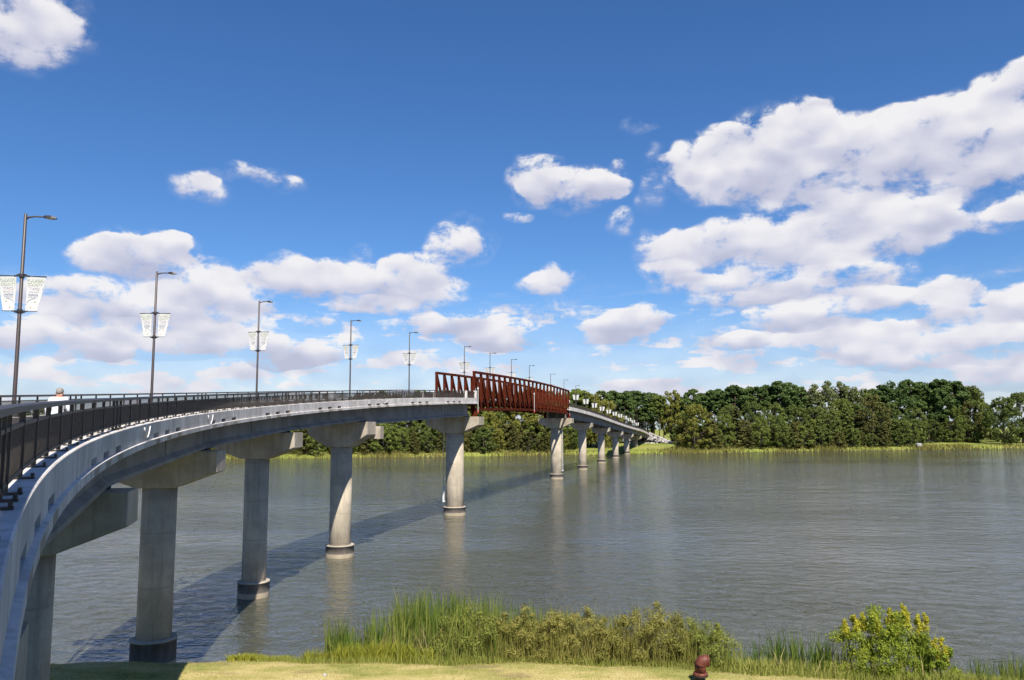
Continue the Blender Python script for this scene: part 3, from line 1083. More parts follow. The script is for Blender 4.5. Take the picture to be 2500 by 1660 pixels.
for q in (1, -1):
    mb = MB()
    sa, sb = S_TR0 - .1, S_TR1 + 1.3
    sweep(mb, [(q * TW - .2, ZT - .19), (q * TW + .2, ZT - .19), (q * TW + .2, ZT + .19), (q * TW - .2, ZT + .19)], sa - .23, sb + .23, TL)
    sweep(mb, [(q * TW - .2, ZB - .22), (q * TW + .2, ZB - .22), (q * TW + .2, ZB + .22), (q * TW - .2, ZB + .22)], sa - .2, sb + .2, TL)
    truss = mb.build('truss', M['corten'], bridge, recalc=True)
    truss['label'] = 'rust red steel truss side ' + ('facing the open lake' if q > 0 else 'under the lamp posts')
    for i in range(NP + 1):
        s = S_TR0 - .1 + i * TL
        mb = MB()
        w = .50 if i in (0, NP) else .45
        t_ = tan(s)
        mb.bar(tp(i, q, ZB + .215), tp(i, q, ZT - .185), w, .34, t_)
        mb.build('vertical', M['corten'], truss)
    for i in range(NP):
        a, b = (i, i + 1) if i < NP // 2 else (i + 1, i)
        mb = MB()
        p, r = tp(a, q, ZT - .2), tp(b, q, ZB + .2)
        d = (r - p).normalized()
        mb.bar(p + d * .05, r - d * .05, .44, .27, tan(S_TR0 + i * TL))
        mb.build('diagonal', M['corten'], truss)
    # deck-edge channel and guard rails inside
    for z, hh in ((0.42, .20), (1.25, .07), (1.75, .09)):
        mb = MB()
        o = q * (TW - .34)
        sweep(mb, [(o - .05, z), (o + .05, z), (o + .05, z + hh), (o - .05, z + hh)], sa, sb, TL)
        mb.build('guard_rail', M['corten'], truss, recalc=True)
    # end shoes down to the pier caps
    for i, nm in ((0, 'E'), (NP, 'F')):
        mb = MB()
        b = tp(i, q, ZB - .2)
        zt = PIER[nm][2]
        s = S_TR0 - .1 + i * TL
        t_, n_ = tan(s), nrm(s)
        c = []
        for z, k in ((zt + .005, .48), (b.z + .02, .30)):
            for a_, b_ in ((-1, -1), (1, -1), (1, 1), (-1, 1)):
                e = b + t_ * a_ * k + n_ * b_ * .34
                c.append((e.x, e.y, z))
        mb.hexa(c)
        mb.build('bearing_shoe', M['corten'], truss)
mb = MB()
sweep(mb, [(-2.78, DECKZ), (-2.78, DECKZ - .16), (2.78, DECKZ - .16), (2.78, DECKZ)], S_TR0 - .38, S_TR1 + .38, TL)
mb.build('deck', M['slab'], bridge, recalc=True)
for i in range(NP + 1):
    mb = MB()
    mb.bar(tp(i, -1, -.05) + nrm(S_TR0 + i * TL) * .2, tp(i, 1, -.05) - nrm(S_TR0 + i * TL) * .2, .26, .62, tan(S_TR0 + i * TL))
    mb.build('floor_beam', M['corten'], bridge)
for i in (0.3, NP / 2, NP - .1):
    b = pt(S_TR0 - .1 + i * TL, TW + .32, 0)
    mb = MB()
    mb.tube([b + Vector((0, 0, -1.3)), b + Vector((0, 0, 2.7))], .05, 8, True, 0)
    mb.box((b.x - .12, b.y - .12, b.z + 2.3), (b.x + .12, b.y + .12, b.z + 2.52), 0)
    mb.box((b.x - .11, b.y - .11, b.z - 1.55), (b.x + .11, b.y + .11, b.z - 1.2), 1)
    mb.build('navigation_light', [M['white'], M['red']], bridge)

# clearance gauges on the two truss piers
for nm, ax in (('E', math.radians(192)), ('F', math.radians(-12))):
    s, pier, ztop, R, x, y, h = PIER[nm]
    mb = MB()
    z0, z1 = ztop - 2.6, 2.4 if nm == 'F' else 4.6
    ra = R + .36
    ca, sa_ = math.cos(ax), math.sin(ax)
    a = ax
    px_, py_ = ra * math.cos(a), ra * math.sin(a)
    mb.bar((px_, py_, z0), (px_, py_, z1), .10, .10, (ca, sa_, 0), 0)
    zz = z0 - .3
    while zz > z1:
        mb.bar((R * .98 * math.cos(a), R * .98 * math.sin(a), zz), (px_, py_, zz), .07, .07, (-sa_, ca, 0), 0)
        zz -= 1.85
    zb1 = z1
    zb0 = z1 - 3.6 if nm == 'E' else z1 - .5
    bx, by = (R + .34) * math.cos(a), (R + .34) * math.sin(a)
    mb.bar((bx, by, zb1 - .002), (bx, by, max(zb0, 2.0)), .30, .12, (ca, sa_, 0), 1)
    for zz in (zb1 - .15, max(zb0, 2.0) + .15):
        mb.bar((R * .98 * math.cos(a), R * .98 * math.sin(a), zz), (bx, by, zz), .09, .14, (-sa_, ca, 0), 1)
    mb.build('clearance_gauge', [M['steel'] if nm == 'E' else M['pvc'], M['white']], pier)

# looped conduits hanging on the parapet face
for su, w_, d_ in ((-33.0, 1.3, .42), (-24.0, 1.2, .55), (3.5, 1.6, .35)):
    s = su * U
    mb = MB()
    pts = []
    for i in range(13):
        k = i / 12
        pts.append(pt(s + (k - .5) * w_, EDGE + .045, .72 - d_ * math.sin(math.pi * k) ** .8))
    mb.tube(pts, .025, 6)
    mb.build('conduit', M['pvc'] if su > -40 else M['rubber'], bridge, smooth=True)

# ------------------------------------------------------------------ lamp posts with twin banners
POLE_T = 6.35 * U
mb = MB()
mb.lathe([(.17, -.35), (.17, -.22), (.105, -.2), (.10, 0.0), (.072, POLE_T), (.05, POLE_T + .02)], 16)
ME_POLE = mb.mesh('pole', M['pole'], True)
mb = MB()
mb.tube([(0.03, 0, POLE_T - .22), (.18, 0, POLE_T - .14), (.42, 0, POLE_T - .10), (.75, 0, POLE_T - .10), (.95, 0, POLE_T - .12)], [.055, .05, .04, .04, .045], 8)
ME_ARM = mb.mesh('arm', M['pole'], True)
mb = MB()
sec = lambda x, w, zt, zb: [(x, -w, zb), (x, w, zb), (x, w * .8, zt), (x, -w * .8, zt)]
mb.rings([[(a, b, POLE_T + c) for a, b, c in sec(.80, .05, -.07, -.14)], [(a, b, POLE_T + c) for a, b, c in sec(.95, .13, -.03, -.17)],
          [(a, b, POLE_T + c) for a, b, c in sec(1.2, .16, -.04, -.19)], [(a, b, POLE_T + c) for a, b, c in sec(1.42, .08, -.12, -.18)]])
ME_HEAD = mb.mesh('lamp_head', M['head'])
mb = MB()
mb.hexa([(.98, -.10, POLE_T - .20), (1.22, -.10, POLE_T - .21), (1.22, .10, POLE_T - .21), (.98, .10, POLE_T - .20),
         (.98, -.10, POLE_T - .172), (1.22, -.10, POLE_T - .19), (1.22, .10, POLE_T - .19), (.98, .10, POLE_T - .172)])
ME_LENS = mb.mesh('lens', M['lens'])
BT, BB = POLE_T - 3.12, POLE_T - 4.84


def bracket_mesh(flip):
    mb = MB()
    mb.lathe([(.12, -.09), (.13, 0), (.12, .09)], 14)
    for q in (1, -1):
        mb.box((min(q * .1, q * .36), -.02, -.03), (max(q * .1, q * .36), .02, .03))
        mb.hexa([(q * .10, -.015, -.13 if flip else .03), (q * .26, -.015, -.06 if flip else .03), (q * .26, .015, -.06 if flip else .03), (q * .10, .015, -.13 if flip else .03),
                 (q * .10, -.015, -.03 if flip else .13), (q * .26, -.015, -.03 if flip else .06), (q * .26, .015, -.03 if flip else .06), (q * .10, .015, -.03 if flip else .13)])
        mb.bar((q * .3, 0, 0), (q * 1.12 if not flip else q * .78, 0, 0), .03, .03)
    return mb.mesh('banner_bracket', M['head'])


ME_BR = [bracket_mesh(False), bracket_mesh(True)]


def banner_mesh(q):
    out = [(.24, BT), (1.10, BT), (.985, BT - .58), (.93, BT - .64), (.965, BT - .72), (.76, BB), (.24, BB)]
    mb = MB()
    bow = lambda x, z: 0.03 * math.sin((z - BB) / (BT - BB) * math.pi)
    # layered rows so that the cloth bows a little
    n = 8
    rows = []
    for i in range(n + 1):
        z = BT + (BB - BT) * i / n
        xo = np.interp(-(z), [-p[1] for p in out[1:6]], [p[0] for p in out[1:6]])
        rows.append((z, float(xo)))
    zs = sorted(set([r[0] for r in rows] + [BT - .58, BT - .64, BT - .72]), reverse=True)
    pts = []
    for z in zs:
        xo = float(np.interp(-(z), [-p[1] for p in out[1:6]], [p[0] for p in out[1:6]]))
        pts.append(((q * .24, bow(0, z), z), (q * xo, bow(0, z) + .02, z)))
    t_ = .006
    for sgn in (1,):
        for (a, b), (c, d) in zip(pts[:-1], pts[1:]):
            fr_ = [Vector(a), Vector(b), Vector(d), Vector(c)]
            mb.hexa([p - Vector((0, t_, 0)) for p in fr_] + [p + Vector((0, t_, 0)) for p in fr_])
    return mb.mesh('banner', M['banner'])


ME_BAN = {1: banner_mesh(1), -1: banner_mesh(-1)}


def text_mesh(rows, name, q):
    """flat print just in front of the cloth (camera side is local -y)"""
    verts, faces, mis = [], [], []
    for (body, size, cx_, z_, mi_, width) in rows:
        cu = bpy.data.curves.new('t', 'FONT')
        cu.body = body
        cu.size = size
        cu.align_x = 'CENTER'
        ob = bpy.data.objects.new('t', cu)
        COL.objects.link(ob)
        dg = bpy.context.evaluated_depsgraph_get()
        me = bpy.data.meshes.new_from_object(ob.evaluated_get(dg))
        k = len(verts)
        wx = [v_.co.x for v_ in me.vertices]
        sc = width / max(1e-3, max(wx) - min(wx))
        for v_ in me.vertices:
            z = z_ + v_.co.y
            yb = 0.03 * math.sin((z - BB) / (BT - BB) * math.pi)
            verts.append((cx_ + v_.co.x * sc, yb - .018 + .0, z))
        for p in me.polygons:
            faces.append(tuple(k + i for i in p.vertices))
            mis.append(mi_)
        bpy.data.objects.remove(ob)
        bpy.data.curves.remove(cu)
        bpy.data.meshes.remove(me)
    mb = MB()
    mb.v, mb.f, mb.mi = verts, faces, mis

    def strip(pl, w, mi_):
        for a, b in zip(pl[:-1], pl[1:]):
            d = Vector((b[0] - a[0], 0, b[1] - a[1])).normalized()
            n_ = Vector((-d.z, 0, d.x)) * w
            yy = lambda z: 0.03 * math.sin((z - BB) / (BT - BB) * math.pi) - .018
            A_, B_ = Vector((a[0], yy(a[1]), a[1])), Vector((b[0], yy(b[1]), b[1]))
            mb.quad([A_ - n_, B_ - n_, B_ + n_, A_ + n_], mi_)
    for r in range(2):
        strip([(q * (.33 + .04 * i), BT - .88 - .05 * r + .016 * math.sin(i * 1.6)) for i in range(12)], .010, 2)
    strip([(q * (.66 - .40 * math.sin(a)), BT - 1.08 - .34 * (1 - math.cos(a))) for a in np.linspace(0, 1.5, 10)], .012, 2)
    for (cx_, z_, r_) in ((.64, BT - 1.24, .035), (.46, BT - 1.52, .035), (.30, BT - 1.58, .02)):
        yy = 0.03 * math.sin((z_ - BB) / (BT - BB) * math.pi) - .018
        mb.quad([(q * cx_ + r_ * math.cos(a), yy, z_ + r_ * math.sin(a)) for a in np.linspace(0, 2 * math.pi, 11)[:-1]], 3)
    return mb.mesh(name, [M['ink_green'], M['ink_pink'], M['ink_blue'], M['ink_orange']])


def banner_rows(q):
    return [('PULASKI', .21, q * .63, BT - .26, 0, .74), ('COUNTY', .21, q * .60, BT - .46, 0, .66), ('TWO', .19, q * .58, BT - .66, 1, .46),
            ('RIVERS', .11, q * .57, BT - .79, 1, .44), ('PARK', .11, q * .54, BT - 1.05, 2, .40)]


ME_TXT = {q: text_mesh(banner_rows(q), 'lettering', q) for q in (1, -1)}
DL = [0.73174, -0.48898, -1.30991, -0.25867, -0.70039, 3.04482, 0.93099, -0.91256, -2.58227, 0.61516, 0.21815, 0.36067, 0.38907, 0.16231,
      0.0652, -0.05798, -0.00363, -0.04017, -0.1102, -0.11015, -0.381, 0.4386]
LAMP_LABELS = {0: 'nearest bronze lamp post, leftmost of the row, with large twin white county banners',
               5: 'bronze lamp post rising over the near end of the rust red truss',
               21: 'farthest bronze lamp post, beyond the far end of the bridge'}
for i in range(22):
    s = (-28.36797 + 12.20067 * i + DL[i]) * U
    x, y, zr, h = fr(s)
    b = pt(s, -2.373 * U, 0)
    t0 = empty('lamp_post', b, -h)
    lab = LAMP_LABELS.get(i, ordinal(i) + ' bronze lamp post with twin white banners, counting from the left')
    tag(t0, lab, 'lamp post', 'lamp posts along the footbridge')
    put('pole', ME_POLE, t0)
    put('arm', ME_ARM, t0)
    hd = put('lamp_head', ME_HEAD, t0)
    put('lens', ME_LENS, hd)
    put('banner_bracket', ME_BR[0], t0, (0, 0, BT + .01))
    put('banner_bracket', ME_BR[1], t0, (0, 0, BB - .01))
    for q in (1, -1):
        bn = put('banner', ME_BAN[q], t0)
        if i < 7:
            put('lettering', ME_TXT[q], bn)
    # outrigger that carries the pole on the outside of the kerb
    mb = MB()
    mb.box((-.16, -.16, -.62), (.34, .16, -.34))
    put('support_block', mb.mesh('support_block', M['parapet']), t0)


# ------------------------------------------------------------------ vegetation builders
def leaf_cloud(centers, radii, n_each, size, squash=0.8, up=0.35, seed=0, elong=1.0, shell=0.55):
    """leaf-sized quads spread through clumps; returns vertex array and faces"""
    rg = np.random.default_rng(seed)
    C = np.repeat(np.asarray(centers, float), n_each, 0)
    Rr = np.repeat(np.asarray(radii, float), n_each)
    n = len(C)
    d = rg.normal(size=(n, 3))
    d /= np.linalg.norm(d, axis=1)[:, None]
    r = (shell + (1 - shell) * rg.random(n) ** 0.6) * Rr
    r *= np.where(rg.random(n) < .12, 1.25, 1.0)
    pos = C + d * r[:, None] * np.array([1, 1, squash])
    nor = d * 0.9 + rg.normal(size=(n, 3)) * 0.55 + np.array([0, 0, up])
    nor /= np.linalg.norm(nor, axis=1)[:, None]
    a = np.cross(nor, rg.normal(size=(n, 3)))
    a /= np.linalg.norm(a, axis=1)[:, None]
    b = np.cross(nor, a)
    sz = size * (0.6 + 0.8 * rg.random(n))[:, None]
    a = a * sz * 0.5 * elong
    b = b * sz * 0.5
    V = np.stack([pos - a - b * .3, pos + a * .2 - b, pos + a + b * .3, pos - a * .2 + b], 1).reshape(-1, 3)
    F = np.arange(n * 4).reshape(-1, 4)
    return V, F


def np_mesh(name, V, F, mat):
    me = bpy.data.meshes.new(name)
    me.vertices.add(len(V))
    me.vertices.foreach_set('co', np.asarray(V, np.float32).ravel())
    k = F.shape[1]
    me.loops.add(len(F) * k)
    me.loops.foreach_set('vertex_index', F.astype(np.int32).ravel())
    me.polygons.add(len(F))
    me.polygons.foreach_set('loop_start', np.arange(0, len(F) * k, k, dtype=np.int32))
    me.polygons.foreach_set('loop_total', np.full(len(F), k, dtype=np.int32))
    me.materials.append(mat)
    me.update(calc_edges=True)
    me.validate()
    return me


def limb_mesh(name, limbs, mat):
    mb = MB()
    for pts, rad in limbs:
        mb.tube(pts, rad, 6)
    return mb.mesh(name, mat, True)


# each prototype is 1 unit tall; crown + trunk meshes
def proto_pine(seed, bare=0.5, wide=0.17):
    rg = random.Random(seed)
    cs, rs, limbs = [], [], []
    top = 0.97
    lean = (rg.uniform(-.02, .02), rg.uniform(-.02, .02))
    limbs.append(([(0, 0, -.02), (lean[0] * .5, lean[1] * .5, .5), (lean[0], lean[1], top)], [.014, .010, .004]))
    n = 72
    for i in range(n):
        z = bare + (top - bare) * (i / n) ** 0.85
        k = (z - bare) / (1 - bare)
        prof = wide * (0.45 + 1.1 * math.sin(math.pi * min(1, k * .75 + .22))) * rg.uniform(.55, 1.0)
        if k > .85:
            prof *= .75
        a = rg.uniform(0, 2 * math.pi)
        r = prof * rg.uniform(.35, 1.0)
        c = (r * math.cos(a) + lean[0] * z, r * math.sin(a) + lean[1] * z, z)
        cs.append(c)
        rs.append(rg.uniform(.028, .058) * (1.15 - .3 * k))
        if rg.random() < .6:
            limbs.append(([(lean[0] * z, lean[1] * z, z - .04), c], [.004, .0015]))
    V, F = leaf_cloud(cs, rs, 110, .023, .65, .5, seed)
    return np_mesh('crown', V, F, M['pine']), limb_mesh('trunk', limbs, M['pinebark'])


def proto_broad(seed, wide=0.38, low=0.06, n=96, leaf=.021):
    rg = random.Random(seed)
    cs, rs, limbs = [], [], []
    limbs.append(([(0, 0, -.03), (.01, 0, .25), (0, .01, .6)], [.026, .02, .008]))
    for i in range(n):
        z = rg.uniform(low, .95)
        k = (z - low) / (1 - low)
        w = wide * math.sin(math.pi * (0.16 + 0.80 * k)) ** .7
        a = rg.uniform(0, 2 * math.pi)
        r = w * rg.uniform(.45, 1.0) ** .6
        c = (r * math.cos(a), r * math.sin(a), z)
        cs.append(c)
        rs.append(rg.uniform(.035, .085))
        if rg.random() < .35:
            limbs.append(([(0, 0, max(.1, z - .22)), ((c[0] * .5), c[1] * .5, z - .08), c], [.010, .006, .002]))
    for k in range(6):
        cs.append((rg.uniform(-.05, .05), rg.uniform(-.05, .05), rg.uniform(.4, .92)))
        rs.append(.09)
    V, F = leaf_cloud(cs, rs, 100, leaf * 1.15, .8, .35, seed)
    return np_mesh('crown', V, F, M['leafmid']), limb_mesh('trunk', limbs, M['bark'])


def proto_cypress(seed, wide=0.26, n=60):
    rg = random.Random(seed)
    cs, rs, limbs = [], [], []
    limbs.append(([(0, 0, -.03), (0, 0, .5), (0, 0, .98)], [.024, .014, .003]))
    for i in range(n):
        k = (i + rg.random()) / n
        z = .06 + .90 * k
        w = wide * (1 - k) ** .75 + .015
        a = i * 2.4 + rg.uniform(-.4, .4)
        r = w * rg.uniform(.6, 1.05)
        c = (r * math.cos(a), r * math.sin(a), z + rg.uniform(-.01, .01))
        cs.append(c)
        rs.append(.035 + .045 * (1 - k) * rg.uniform(.7, 1.2))
        cs.append((c[0] * .5, c[1] * .5, z))
        rs.append(.05 * (1 - .6 * k))
        limbs.append(([(0, 0, z), c], [.004, .001]))
    V, F = leaf_cloud(cs, rs, 85, .025, .45, .6, seed)
    return np_mesh('crown', V, F, M['cypress']), limb_mesh('trunk', limbs, M['bark'])


PROTO = {'pine': [proto_pine(1, .48), proto_pine(2, .55, .15), proto_pine(3, .40, .19), proto_pine(4, .60, .16)],
         'broad': [proto_broad(11), proto_broad(12, .42), proto_broad(13, .30), proto_broad(14, .38, .16)],
         'cypress': [proto_cypress(21), proto_cypress(22, .31), proto_cypress(23, .22)],
         'bushy': [proto_broad(31, .52, .03, 80, .032), proto_broad(32, .6, .03, 80, .032)]}


def px_x(px, y):
    """world x seen at image column px for distance y on the far bank"""
    return (px - 1250.0) / FPX * (y * math.cos(PITCH) - 13 * math.sin(PITCH))


def z_at(py, y):
    return EYE + y * math.tan(PITCH + math.atan((830.0 - py) / FPX))


TREES = []      # (x, y, height, width factor, kind, material, row)


def add_tree(px, back, top_py, kind, mat, row, width=None):
    if row == 'middle' and px > 1490:
        back += 45 if px < 1530 else 80
    if row == 'right_back' and px < 1672:
        back += 55
    y = 360.0
    for _ in range(4):
        x = px_x(px, y)
        y = shore_y(x) + back
    zg = far_ground(x, y)
    TREES.append((x, y, zg, z_at(top_py, y) - zg, kind, mat, row, px, width))


# front row right of the bridge (seen one by one), then the wood behind
for a in [(1667, 12, 1012, 'cypress', 'cypress'), (1695, 7, 984, 'broad', 'leafyel'), (1735, 8, 1002, 'cypress', 'cypress'), (1768, 9, 1008, 'broad', 'leafmid'),
          (1800, 10, 990, 'cypress', 'cypress'), (1828, 6, 1035, 'cypress', 'cypress'), (1857, 4, 1016, 'broad', 'leafmid'), (1895, 9, 1012, 'broad', 'leafmid'),
          (1916, 5, 1040, 'bushy', 'leafdark'), (1938, 4, 1030, 'cypress', 'cypress'), (1962, 6, 1040, 'bushy', 'leafmid'), (1980, 4, 1046, 'cypress', 'cypress'), (2003, 7, 1040, 'bushy', 'leafdark'),
          (2026, 10, 1000, 'broad', 'leafdark'), (2048, 4, 1054, 'bushy', 'cypress'), (2070, 11, 988, 'cypress', 'leafdark'), (2082, 5, 1046, 'bushy', 'leafmid'), (2104, 7, 1050, 'cypress', 'cypress'),
          (2133, 14, 964, 'broad', 'cypress'), (2126, 5, 1058, 'bushy', 'leafdark'), (2157, 5, 1030, 'cypress', 'cypress'), (2185, 9, 1052, 'bushy', 'leafdark'), (2203, 14, 1026, 'broad', 'leafdark'), (2222, 10, 1060, 'bushy', 'leafdark'),
          (2270, 36, 1024, 'bushy', 'leafdark'), (2310, 40, 1028, 'bushy', 'leafdark'), (2368, 36, 1026, 'bushy', 'leafdark'), (2453, 18, 968, 'broad', 'leafdark'), (2498, 24, 958, 'broad', 'leafdark')]:
    add_tree(*a, 'right_front')
for a in [(1610, 34, 962, 'pine', 'leafmid'), (1640, 38, 952, 'broad', 'leafyel'), (1665, 42, 966, 'pine', 'pine'), (1691, 40, 947, 'pine', 'pine'), (1717, 44, 958, 'pine', 'pine'), (1745, 40, 948, 'pine', 'pine'),
          (1772, 46, 950, 'pine', 'pine'), (1797, 40, 938, 'pine', 'pine'), (1822, 44, 944, 'pine', 'leafdark'), (1848, 42, 942, 'pine', 'pine'), (1876, 46, 938, 'pine', 'pine'), (1905, 40, 928, 'pine', 'pine'),
          (1930, 44, 932, 'pine', 'pine'), (1955, 46, 942, 'pine', 'pine'), (1982, 46, 952, 'broad', 'leafdark'), (2010, 40, 938, 'broad', 'paleoak'), (2042, 44, 930, 'broad', 'paleoak'), (2078, 42, 938, 'broad', 'paleoak'),
          (2110, 46, 946, 'broad', 'leafdark'), (2140, 48, 948, 'pine', 'pine'), (2166, 44, 938, 'pine', 'pine'), (2192, 42, 928, 'broad', 'pine'), (2222, 46, 926, 'pine', 'pine'), (2248, 44, 932, 'pine', 'pine'), (2272, 46, 930, 'broad', 'pine'),
          (2295, 42, 925, 'pine', 'pine'), (2320, 46, 930, 'pine', 'pine'), (2345, 44, 930, 'pine', 'pine'), (2366, 50, 942, 'broad', 'leafdark'), (2388, 50, 958, 'broad', 'leafdark'), (2360, 44, 978, 'broad', 'cypress'), (2420, 60, 984, 'broad', 'leafdark'), (2330, 36, 990, 'broad', 'leafmid'),
          (1780, 26, 985, 'broad', 'leafdark'), (1840, 26, 975, 'broad', 'leafdark'), (1890, 28, 980, 'broad', 'leafdark'), (1945, 28, 985, 'broad', 'leafdark'), (1990, 26, 990, 'broad', 'leafdark'), (2055, 30, 972, 'broad', 'leafmid'), (2095, 28, 985, 'broad', 'leafdark'), (2175, 30, 985, 'broad', 'leafdark'), (2235, 34, 990, 'broad', 'leafdark'), (2290, 52, 985, 'broad', 'leafdark')]:
    add_tree(*a, 'right_back')
# behind the far half of the bridge
for a in [(1385, 40, 952, 'broad', 'leafmid'), (1404, 44, 946, 'pine', 'leafmid'), (1422, 42, 948, 'pine', 'leafmid'), (1441, 44, 954, 'broad', 'leafmid'), (1458, 38, 958, 'broad', 'leafyel'), (1475, 46, 950, 'pine', 'pine'), (1482, 34, 974, 'broad', 'leafyel'),
          (1498, 46, 951, 'pine', 'pine'), (1512, 50, 956, 'pine', 'leafdark'), (1526, 46, 954, 'pine', 'pine'), (1541, 52, 952, 'pine', 'pine'), (1555, 46, 951, 'pine', 'pine'), (1570, 50, 957, 'pine', 'pine'), (1582, 46, 955, 'pine', 'pine'), (1597, 50, 957, 'pine', 'pine'),
          (1455, 30, 1000, 'broad', 'leafyel'), (1500, 34, 1000, 'broad', 'leafdark'), (1425, 32, 992, 'broad', 'leafyel'), (1394, 18, 1042, 'broad', 'leafdark'), (1416, 40, 1010, 'broad', 'leafdark'), (1620, 24, 988, 'pine', 'leafmid'), (1643, 22, 996, 'pine', 'leafmid'), (1655, 34, 975, 'broad', 'leafmid'), (1540, 60, 1000, 'broad', 'leafdark'), (1575, 62, 990, 'broad', 'leafdark')]:
    add_tree(*a, 'middle')
# left of the truss, seen under and over the deck
rg = random.Random(5)
px = -40
i = 0
while px < 1375:
    k = ['cypress', 'bushy', 'cypress', 'broad', 'cypress', 'bushy', 'broad'][i % 7]
    mt = {'cypress': 'cypress', 'bushy': rg.choice(['leafmid', 'leafdark', 'cypress']), 'broad': rg.choice(['leafmid', 'leafyel', 'leafdark'])}[k]
    add_tree(px, rg.uniform(4, 8), rg.uniform(1024, 1052) if px > 420 else rg.uniform(1015, 1040), k, mt, 'left_front')
    px += rg.uniform(30, 42)
    i += 1
px = -60
while px < 1375:
    if px < 620:
        top = rg.uniform(985, 1000)
    elif px < 820:
        top = rg.uniform(966, 985)
    elif px < 1050:
        top = rg.uniform(947, 962)
    else:
        top = rg.uniform(944, 956)
    add_tree(px, rg.uniform(22, 34), top + 20, rg.choice(['broad', 'broad', 'pine']), rg.choice(['leafmid', 'leafdark', 'leafmid', 'leafyel']), 'left_back')
    add_tree(px + 15, rg.uniform(38, 56), top, rg.choice(['pine', 'pine', 'broad']), rg.choice(['pine', 'leafdark', 'pine', 'leafmid']), 'left_back')
    px += rg.uniform(30, 38)

rg = random.Random(77)
px = 430
while px < 2240:                              # understorey that closes the wood below the tall crowns
    if not 1385 < px < 1664:
        row = 'left_back' if px < 1400 else 'right_back'
        add_tree(px, rg.uniform(15, 26), rg.uniform(1015, 1040), 'bushy', rg.choice(['leafdark', 'leafmid', 'leafdark', 'cypress']), row)
    px += rg.uniform(18, 26)

KINDN = {'pine': 'pine_tree', 'broad': 'broadleaf_tree', 'cypress': 'cypress_tree', 'bushy': 'shoreline_bush'}
MATN = {'pine': 'dark green', 'leafdark': 'dark green', 'leafmid': 'mid green', 'leafyel': 'yellow green', 'cypress': 'bronze brown', 'paleoak': 'pale olive'}
KW = {'pine': 'tall pine', 'broad': 'broadleaf tree', 'cypress': 'conical cypress', 'bushy': 'bushy tree'}
ROWW = {'right_front': 'on the shore right of the bridge', 'right_back': 'in the wood behind right shore', 'middle': 'behind the far end of the bridge',
        'left_front': 'on the shore left of the bridge', 'left_back': 'in the wood behind left shore'}
TREES.sort(key=lambda t_: t_[7])
cnt = {}
rg = random.Random(9)
for (x, y, zg, hgt, kind, mat, row, px, width) in TREES:
    j = rg.randrange(len(PROTO[kind]))
    crown, trunk = PROTO[kind][j]
    root = empty(KINDN[kind], (x, y, zg - .2), rg.uniform(0, 6.28))
    wf = {'pine': 1.0, 'broad': 0.85, 'cypress': 1.05, 'bushy': 1.0}[kind] * rg.uniform(.9, 1.15)
    if kind == 'broad' and hgt > 22:
        wf *= .92
    root.scale = (hgt * wf, hgt * wf, hgt)
    c = put('crown', crown, root)
    c.material_slots[0].link = 'OBJECT'
    c.material_slots[0].material = M[mat]
    put('trunk', trunk, root)
    key = (kind, MATN[mat], row)
    n = cnt.get(key, 0)
    cnt[key] = n + 1
    tag(root, f'{ordinal(n)} {MATN[mat]} {KW[kind]} from left, {ROWW[row]}', 'tree' if kind != 'bushy' else 'bush', 'trees along the far shore')


# upright grass blades, many in one object
def blades(name, pos, hts, wid, mat, lean=0.25, seg=2, seed=0, kind='stuff', label=None, cat=None):
    rg = np.random.default_rng(seed)
    n = len(pos)
    pos = np.asarray(pos, float)
    a = rg.random(n) * 2 * np.pi
    d = np.stack([np.cos(a), np.sin(a), np.zeros(n)], 1)
    b = rg.random(n) * 2 * np.pi
    s = np.stack([np.cos(b), np.sin(b), np.zeros(n)], 1) * (np.asarray(wid) * (.6 + .8 * rg.random(n)))[:, None] * .5
    hts = np.asarray(hts, float)
    le = (lean * rg.random(n) ** 1.5 * hts)[:, None] * d
    V, F = [], []
    lv = np.linspace(0, 1, seg + 1)
    for k in lv:
        c = pos + le * k ** 2 + np.stack([np.zeros(n), np.zeros(n), hts * k * (1 - .12 * k * rg.random(n))], 1)
        wdt = (1 - k) ** .6 if k < 1 else 0.08
        V.append(c - s * wdt)
        V.append(c + s * wdt)
    V = np.stack(V, 1)
    m_ = V.shape[1]
    V = V.reshape(-1, 3)
    base = (np.arange(n) * m_)[:, None]
    for k in range(seg):
        F.append(base + np.array([[2 * k, 2 * k + 1, 2 * k + 3, 2 * k + 2]]))
    F = np.concatenate(F, 0)
    o = put(name, np_mesh(name, V, F, mat))
    if kind:
        tag(o, kind=kind)
    if label:
        tag(o, label, cat)
    return o


# far shore grass and reeds
rg2 = np.random.default_rng(3)
n = 16000
x = rg2.uniform(-240, 330, n)
dd = rg2.uniform(-2.5, 5.5, n)
dense = np.sin(x * .09) + np.sin(x * .23 + 2) * .7
keep = rg2.random(n) < np.clip(.62 + .3 * dense, .15, 1)
x, dd, dense = x[keep], dd[keep], dense[keep]
y = np.array([shore_y(a) for a in x]) + dd
z = np.array([max(far_ground(a, b), -.1) for a, b in zip(x, y)])
hts = rg2.uniform(.8, 1.9, len(x)) * (1 + .35 * np.clip(dense, 0, 1.5)) * np.where((x > 20) & (x < 64), .5, 1)
blades('shore_grass', np.stack([x, y, z - .1], 1), hts, np.full(len(x), .42), M['farreed'], .3, 1, 4,
       label='pale yellow green grass and reeds fringing the far shore', cat='reeds')

